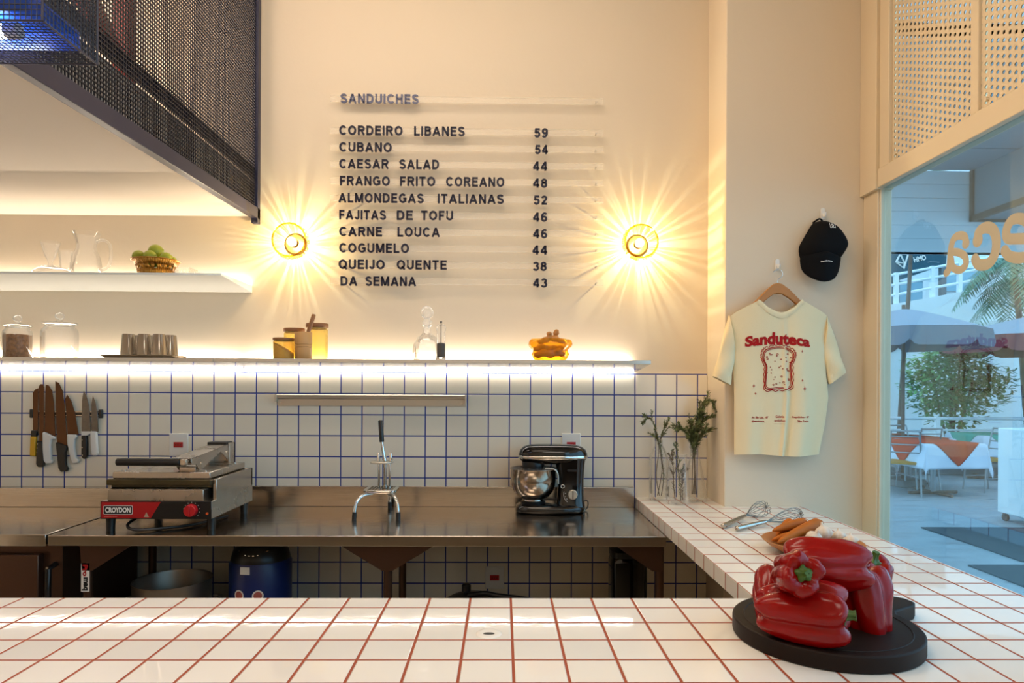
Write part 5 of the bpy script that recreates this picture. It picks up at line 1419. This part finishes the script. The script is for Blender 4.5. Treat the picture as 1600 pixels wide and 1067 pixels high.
for cx, cz, rx, rz, n_ in ((0, 1.55, .72, .62, 1100), (-.35, 1.30, .5, .45, 650), (.45, 1.30, .5, .42, 650), (.05, 1.95, .48, .30, 520), (-.45, 1.72, .35, .3, 360), (.62, 1.52, .35, .3, 360), (0, .95, .5, .35, 450)):
    leafball(b, (cx, 0, cz), rx, .55, rz, n_, .12, r)
b.build('foliage', M['leaf'], o, smooth=0, recalc=False)
b = MB()
for dx, dz, t_ in ((0, 1.6, .035), (-.35, 1.5, .022), (.4, 1.5, .022), (.15, 1.9, .018)): b.tube(smooth_path([(dx*.1, 0, 0), (dx*.3, .02, .5), (dx, 0, dz)]), t_, 8)
b.build('stems', M['trunk'], o)
# tables with cloths
def cloth(name, m, S, a, rot, drop0, amp, label, cat, loc, group):
    n_ = 44; ca, sa = math.cos(rot), math.sin(rot)
    def fn(u, v):
        x, y = (u-.5)*S, (v-.5)*S
        x, y = x*ca-y*sa, x*sa+y*ca
        cx, cy = max(-a, min(a, x)), max(-a, min(a, y))
        dx, dy = x-cx, y-cy; d = math.hypot(dx, dy)
        fl = .12+amp*math.sin(9*math.atan2(y, x)+1)
        k_ = fl if d > 0 else 0
        return Vector((cx+dx*k_+math.copysign(.006, cx)*(d > 0), cy+dy*k_+math.copysign(.006, cy)*(d > 0), drop0-d*.97))
    b = MB(); b.grid(n_, n_, fn); o = b.build(name, m, smooth=50, recalc=False); o.location = loc[0]
    o.rotation_euler = (0, 0, loc[1]); s_ = o.modifiers.new('solid', 'SOLIDIFY'); s_.thickness = .003; s_.offset = 1
    tag(o, label, cat, group)
tabs = [(onz(1473, 771, 0)+Vector((-.14, 0, 0)), .08, 'cloth_red', 'nearest outdoor table, under the brick-red and white cloths', 'white cloth on the nearest outdoor table', 'brick-red topper cloth on the nearest outdoor table'),
        (onz(1420, 757, 0), .02, 'cloth_red', 'second outdoor table, just behind left of the nearest one', 'white cloth on the second outdoor table', 'brick-red topper cloth on the second outdoor table'),
        (onz(1388, 752, 0)+Vector((-.05, 0, 0)), -.05, 'cloth_red', 'outdoor table at the left window edge', 'white cloth on the leftmost outdoor table', 'brick-red topper cloth on the leftmost outdoor table'),
        (onz(1532, 745, 0)+Vector((0, -.2, 0)), .0, 'cloth_teal', 'outdoor table at right, under the teal cloth', 'white cloth on the table with the teal topper', 'teal topper cloth on the right outdoor table')]
for q, rz, cm_, lt, lw2, lc in tabs:
    o = thing('cafe_table', lt, 'table', q, rz, 'outdoor cafe tables')
    MB().box((-.42, -.42, .70), (.42, .42, .725)).build('tabletop', M['chairmetal'], o)
    MB().cyl((0, 0, .03), (0, 0, .70), .035, n=14).build('pedestal', M['chairmetal'], o)
    MB().tube([(-.36, 0, .02), (.36, 0, .02)], .02, 8).tube([(0, -.36, .02), (0, .36, .02)], .02, 8).build('foot', M['trunk'], o)
    cloth('white_tablecloth', M['cloth_white'], 1.54, .43, .0, .7285, .06, lw2, 'tablecloth', (q, rz), 'white cloths of the outdoor tables')
    cloth('table_topper', M[cm_], 1.05, .434, PI/4, .7335, .04, lc, 'tablecloth', (q, rz), 'coloured topper cloths of the outdoor tables')
# chairs
ch0 = None
def chair(loc, rz, label):
    global ch0
    if ch0: return dup(ch0, loc, rz, label)
    o = ch0 = thing('cafe_chair', label, 'chair', loc, rz, 'grey metal cafe chairs outdoors')
    t = .011
    for sx in (-1, 1):
        MB().tube(smooth_path([(sx*.19, .20, 0), (sx*.185, .17, .25), (sx*.18, .17, .45), (sx*.175, .20, .68), (sx*.165, .25, .90)]), t, 10).build('back_leg', M['chairmetal'], o)
        MB().tube(smooth_path([(sx*.19, -.21, 0), (sx*.185, -.19, .25), (sx*.175, -.17, .44)]), t, 10).build('front_leg', M['chairmetal'], o)
        MB().tube([(sx*.187, -.195, .20), (sx*.186, .175, .20)], .008, 8).build('stretcher', M['chairmetal'], o)
    MB().loft([sq(0, 0, .20, .20, z, 28, 5) for z in (.438, .445, .468, .474)]).build('seat', M['seatpad'], o, bevel=.003)
    for z, y in ((.60, .185), (.71, .208), (.82, .232), (.895, .25)):
        MB().tube([(-.172, y, z), (-.06, y+.018, z), (.06, y+.018, z), (.172, y, z)], .009 if z < .88 else .011, 8).build('back_slat', M['chairmetal'], o)
    return o
q = onz(1421, 775, 0)
chair(Vector((q.x, q.y+.1, 0)), PI-.55, 'grey metal chair nearest the window, turned to the red tables')
chair(Vector((tabs[0][0].x+.95, tabs[0][0].y+.25, 0)), -PI/2+.1, 'grey metal chair with ochre seat right of the nearest table')
chair(Vector((tabs[0][0].x+.12, tabs[0][0].y+.78, 0)), .1, 'grey metal chair behind the nearest red table')
chair(Vector((tabs[1][0].x-.02, tabs[1][0].y+.80, 0)), -.1, 'grey metal chair behind the second red table')
chair(Vector((tabs[3][0].x+.72, tabs[3][0].y+.0, 0)), -PI/2, 'grey metal chair at the right side of the teal table')
chair(Vector((tabs[2][0].x+.05, tabs[2][0].y-.75, 0)), PI+.15, 'grey metal chair in front of the leftmost table')
# parasols
def parasol(c, R_, ztip, zrim, val, label, m2, seed):
    o = thing('parasol', label, 'parasol', c, seed*.3, 'canvas parasols over the outdoor tables')
    n_ = 8; b = MB()
    for k_ in range(n_):
        a0, a1 = 2*PI*k_/n_, 2*PI*(k_+1)/n_
        def fn(u, v):
            t = a0+(a1-a0)*u; rr_ = R_*v
            chord = math.cos((a1-a0)/2)/math.cos((u-.5)*(a1-a0))
            return Vector((rr_*chord*math.cos(t), rr_*chord*math.sin(t), ztip-(ztip-zrim)*v**1.25 - .05*math.sin(PI*u)*v*(1-v)))
        b.grid(8, 8, fn)
    cn = b.build('canopy', M['canvas'], o, smooth=30, recalc=False)
    b = MB()
    for k_ in range(n_):
        a0, a1 = 2*PI*k_/n_, 2*PI*(k_+1)/n_
        p0, p1 = Vector((math.cos(a0), math.sin(a0), 0))*R_, Vector((math.cos(a1), math.sin(a1), 0))*R_
        def fv(u, v):
            q = p0.lerp(p1, u); q = q*(1+.03*v)
            hgt = val*(1-.30*math.exp(-((u)/.06)**2)-.30*math.exp(-((1-u)/.06)**2))
            return Vector((q.x, q.y, zrim-hgt*v))
        b.grid(14, 2, fv)
    b.build('valance', M[m2], o, smooth=0, recalc=False)
    MB().tube([(0, 0, 0), (0, 0, ztip+.06)], .026, 14).build('pole', M['trunk'], o)
    for k_ in range(n_):
        t = 2*PI*k_/n_; MB().tube([(0, 0, ztip-.05), (R_*.98*math.cos(t), R_*.98*math.sin(t), zrim-.01)], .008, 6).build('rib', M['trunk'], o)
    MB().loft([sq(0, 0, .26, .26, z, 24, 4) for z in (0, .09, .10)]).build('base', M['curb'], o, bevel=.01)
q = at(1411, 600, 9.95); parasol(Vector((q.x, 9.95, 0)), 1.12, 2.68, 2.34, .27, 'grey-white parasol at left, its pole between the red tables', 'canvas_grey', 1)
q = at(1625, 600, 10.6); parasol(Vector((q.x, 10.6, 0)), 1.45, 2.68, 2.30, .26, 'parasol at right with wine-red valance', 'canvas_wine', 2)
# leaning trunks
def palm(loc, pts, r_, fronds, label, seed, L_=1.1):
    r = random.Random(seed)
    o = thing('palm_tree', label, 'palm', loc, group='palms around the courtyard')
    q = smooth_path(pts, 8)
    MB().tube(q, [r_*(1-.3*i/len(q))*(1.06 if i % 2 else .97) for i in range(len(q))], 12).build('trunk', M['trunk'], o)
    top_ = q[-1]
    for k_ in range(fronds):
        a = 2*PI*k_/fronds + r.uniform(-.2, .2); up = r.uniform(-.1, .9); l_ = L_*r.uniform(.8, 1.1)
        mid = [top_ + Vector((math.cos(a)*l_*t, math.sin(a)*l_*t, l_*(up*t-1.15*t*t))) for t in [i/10 for i in range(11)]]
        b = MB(); b.tube(mid, [.012*(1-.08*i) for i in range(11)], 5)
        for i in range(1, 11):
            d = (mid[i]-mid[i-1]).normalized(); s_ = d.cross(Vector((0, 0, 1))).normalized()
            for sg in (-1, 1):
                for f_ in (0, .33, .66):
                    p_ = mid[i-1].lerp(mid[i], f_); ll = l_*.38*math.sin(PI*min(.97, (i-1+f_)/10*.85+.12))
                    e_ = p_ + s_*sg*ll*.75 + d*ll*.45 - Vector((0, 0, ll*r.uniform(.25, .55)))
                    b.add([p_-d*.012, p_+d*.012, (p_+e_)/2+d*.016, e_, (p_+e_)/2-d*.016], [(0, 1, 2, 4), (4, 2, 3)])
        b.build('frond', M['palm'], o, smooth=0, recalc=False)
q = at(1403, 690, 12.2); q.z = .131; e_ = at(1419, 400, 12.2)-q
palm(q, [(0, 0, 0), (e_.x*.45, 0, 1.6), (e_.x*1.1, 0, 3.2), (e_.x*1.7, 0, 5.6)], .042, 6, 'thin leaning palm left of the bush, its trunk passing the parasol', 3, .75)
q = at(1612, 700, 11.95); q.z = .131; e_ = at(1584, 410, 11.95)-q
palm(q, [(0, 0, 0), (e_.x*.35, 0, 1.2), (e_.x*.6, 0, 2.3), (e_.x, 0, e_.z)], .062, 11, 'palm with drooping fronds at the right behind the window letters', 5, 1.15)
q = at(1640, 480, 13.0); palm(Vector((q.x, 13.0, .0003)), [(0, 0, 0), (-.1, 0, 2), (-.5, 0, 3.6)], .09, 10, 'palm at the far right edge, behind the other palm', 8, 1.2)
# ramp with parapet and railing, building behind
RYY = 14.2
a, e = at(1380, 478, RYY), at(1610, 436, RYY); a2 = at(1380, 548, RYY); sl = (e.z-a.z)/(e.x-a.x)
o = thing('ramp_wall', 'white sloping ramp parapet across the courtyard', 'wall', (a.x, RYY, 0))
xx0, xx1 = -2.0, 9.0
MB().prism([(xx0, 0), (xx1, 0), (xx1, a.z+sl*xx1), (xx0, a.z+sl*xx0)], 0, .25, 'y').build('parapet', M['outwhite'], o)
MB().prism([(xx0, a.z+sl*xx0-.95), (xx1, a.z+sl*xx1-.95), (xx1, a.z+sl*xx1-.75), (xx0, a.z+sl*xx0-.75)], -.08, 0, 'y').build('ledge', M['outwhite'], o)
o2 = thing('ramp_railing', 'white three-bar railing rising along the ramp parapet', 'railing', (a.x, RYY+.12, a.z))
for dz in (.20, .42, .64): MB().tube([(xx0, 0, sl*xx0+dz), (xx1, 0, sl*xx1+dz)], .030, 8).build('rail', M['rail_white'], o2)
for x in (-1.4, .35, 1.15, 1.75, 3.4, 5.0, 6.7): MB().box((x-.04, -.04, sl*x-.02), (x+.04, .04, sl*x+.68)).build('post', M['rail_white'], o2)
BY = 16.5
bx0, bx1 = 6.5, 22.0
o = thing('courtyard_building', 'white building with blue glazing closing the courtyard', 'building', (bx0, BY, 0))
MB().box((0, 0, 0), (bx1-bx0, .4, 9)).build('wall', M['outwhite'], o)
for px0, px1, py0, py1 in ((1392, 1541, 552, 640), (1571, 1640, 548, 640), (1385, 1440, 440, 475), (1470, 1530, 420, 455)):
    p0, p1 = at(px0, py1, BY), at(px1, py0, BY)
    w_ = MB().box((p0.x-bx0, -.04, p0.z), (p1.x-bx0, .02, p1.z)).build('window', M['winblue'], o)
    MB().box((p0.x-bx0-.05, -.06, p1.z), (p1.x-bx0+.05, .01, p1.z+.06)).box((p0.x-bx0-.05, -.06, p0.z), (p0.x-bx0, .01, p1.z)).box((p1.x-bx0, -.06, p0.z), (p1.x-bx0+.05, .01, p1.z)).build('window_frame', M['rail_white'], w_)
q = at(1552, 558, 16.44); o = thing('exit_plate', 'small white plate with dark green symbol on the far building', 'sign', (q.x, 16.459, q.z))
MB().box((-.16, -.02, -.13), (.16, 0, .13)).build('plate', M['print_white'], o)
MB().text('F2', lambda x, y, d: Vector((-.09+x, -.0205-d, -.07+y)), .15, .18, .03, .004).build('symbol', M['teal'], o)
# teal sign band with the triangle mark
GY_ = 15.2
c0 = at(1432, 412, GY_)
o = thing('teal_sign', 'dark teal sign band with white triangle mark reading HMO', 'sign', (c0.x, GY_, 0))
pz = lambda px, py: ((lambda q: (q.x-c0.x, q.z))(at(px, py, GY_)))
MB().prism([pz(1384, 445), pz(1478, 413), pz(1482, 370), pz(1384, 370)], 0, .15, 'y').build('panel', M['teal'], o)
MB().box((.6, .02, 0), (.72, .13, c0.z)).box((-.5, .02, 0), (-.38, .13, c0.z)).build('post', M['curb'], o)
b = MB(); zz = lambda x, y: (lambda p: Vector((p[0], -.01, p[1])))(pz(1370+x/3.557, 260+y/3.557))
for P in (((105, 532), (128, 488), (172, 488)), ((105, 532), (148, 568), (172, 488)), ((128, 488), (152, 538), (105, 532)), ((152, 538), (148, 568))):
    b.tube([zz(*p) for p in P], .022, 6)
b.build('triangle_mark', M['print_white'], o)
p0, p1 = zz(207, 535), zz(274, 519); ang = math.atan2(p1.z-p0.z, p1.x-p0.x)
MB().text('HMO', lambda x, y, d: Vector((p0.x+x*math.cos(ang)-y*math.sin(ang), -.004-d, p0.z+x*math.sin(ang)+y*math.cos(ang))), .125, (p1-p0).length, .03, .01).build('sign_lettering', M['print_white'], o)
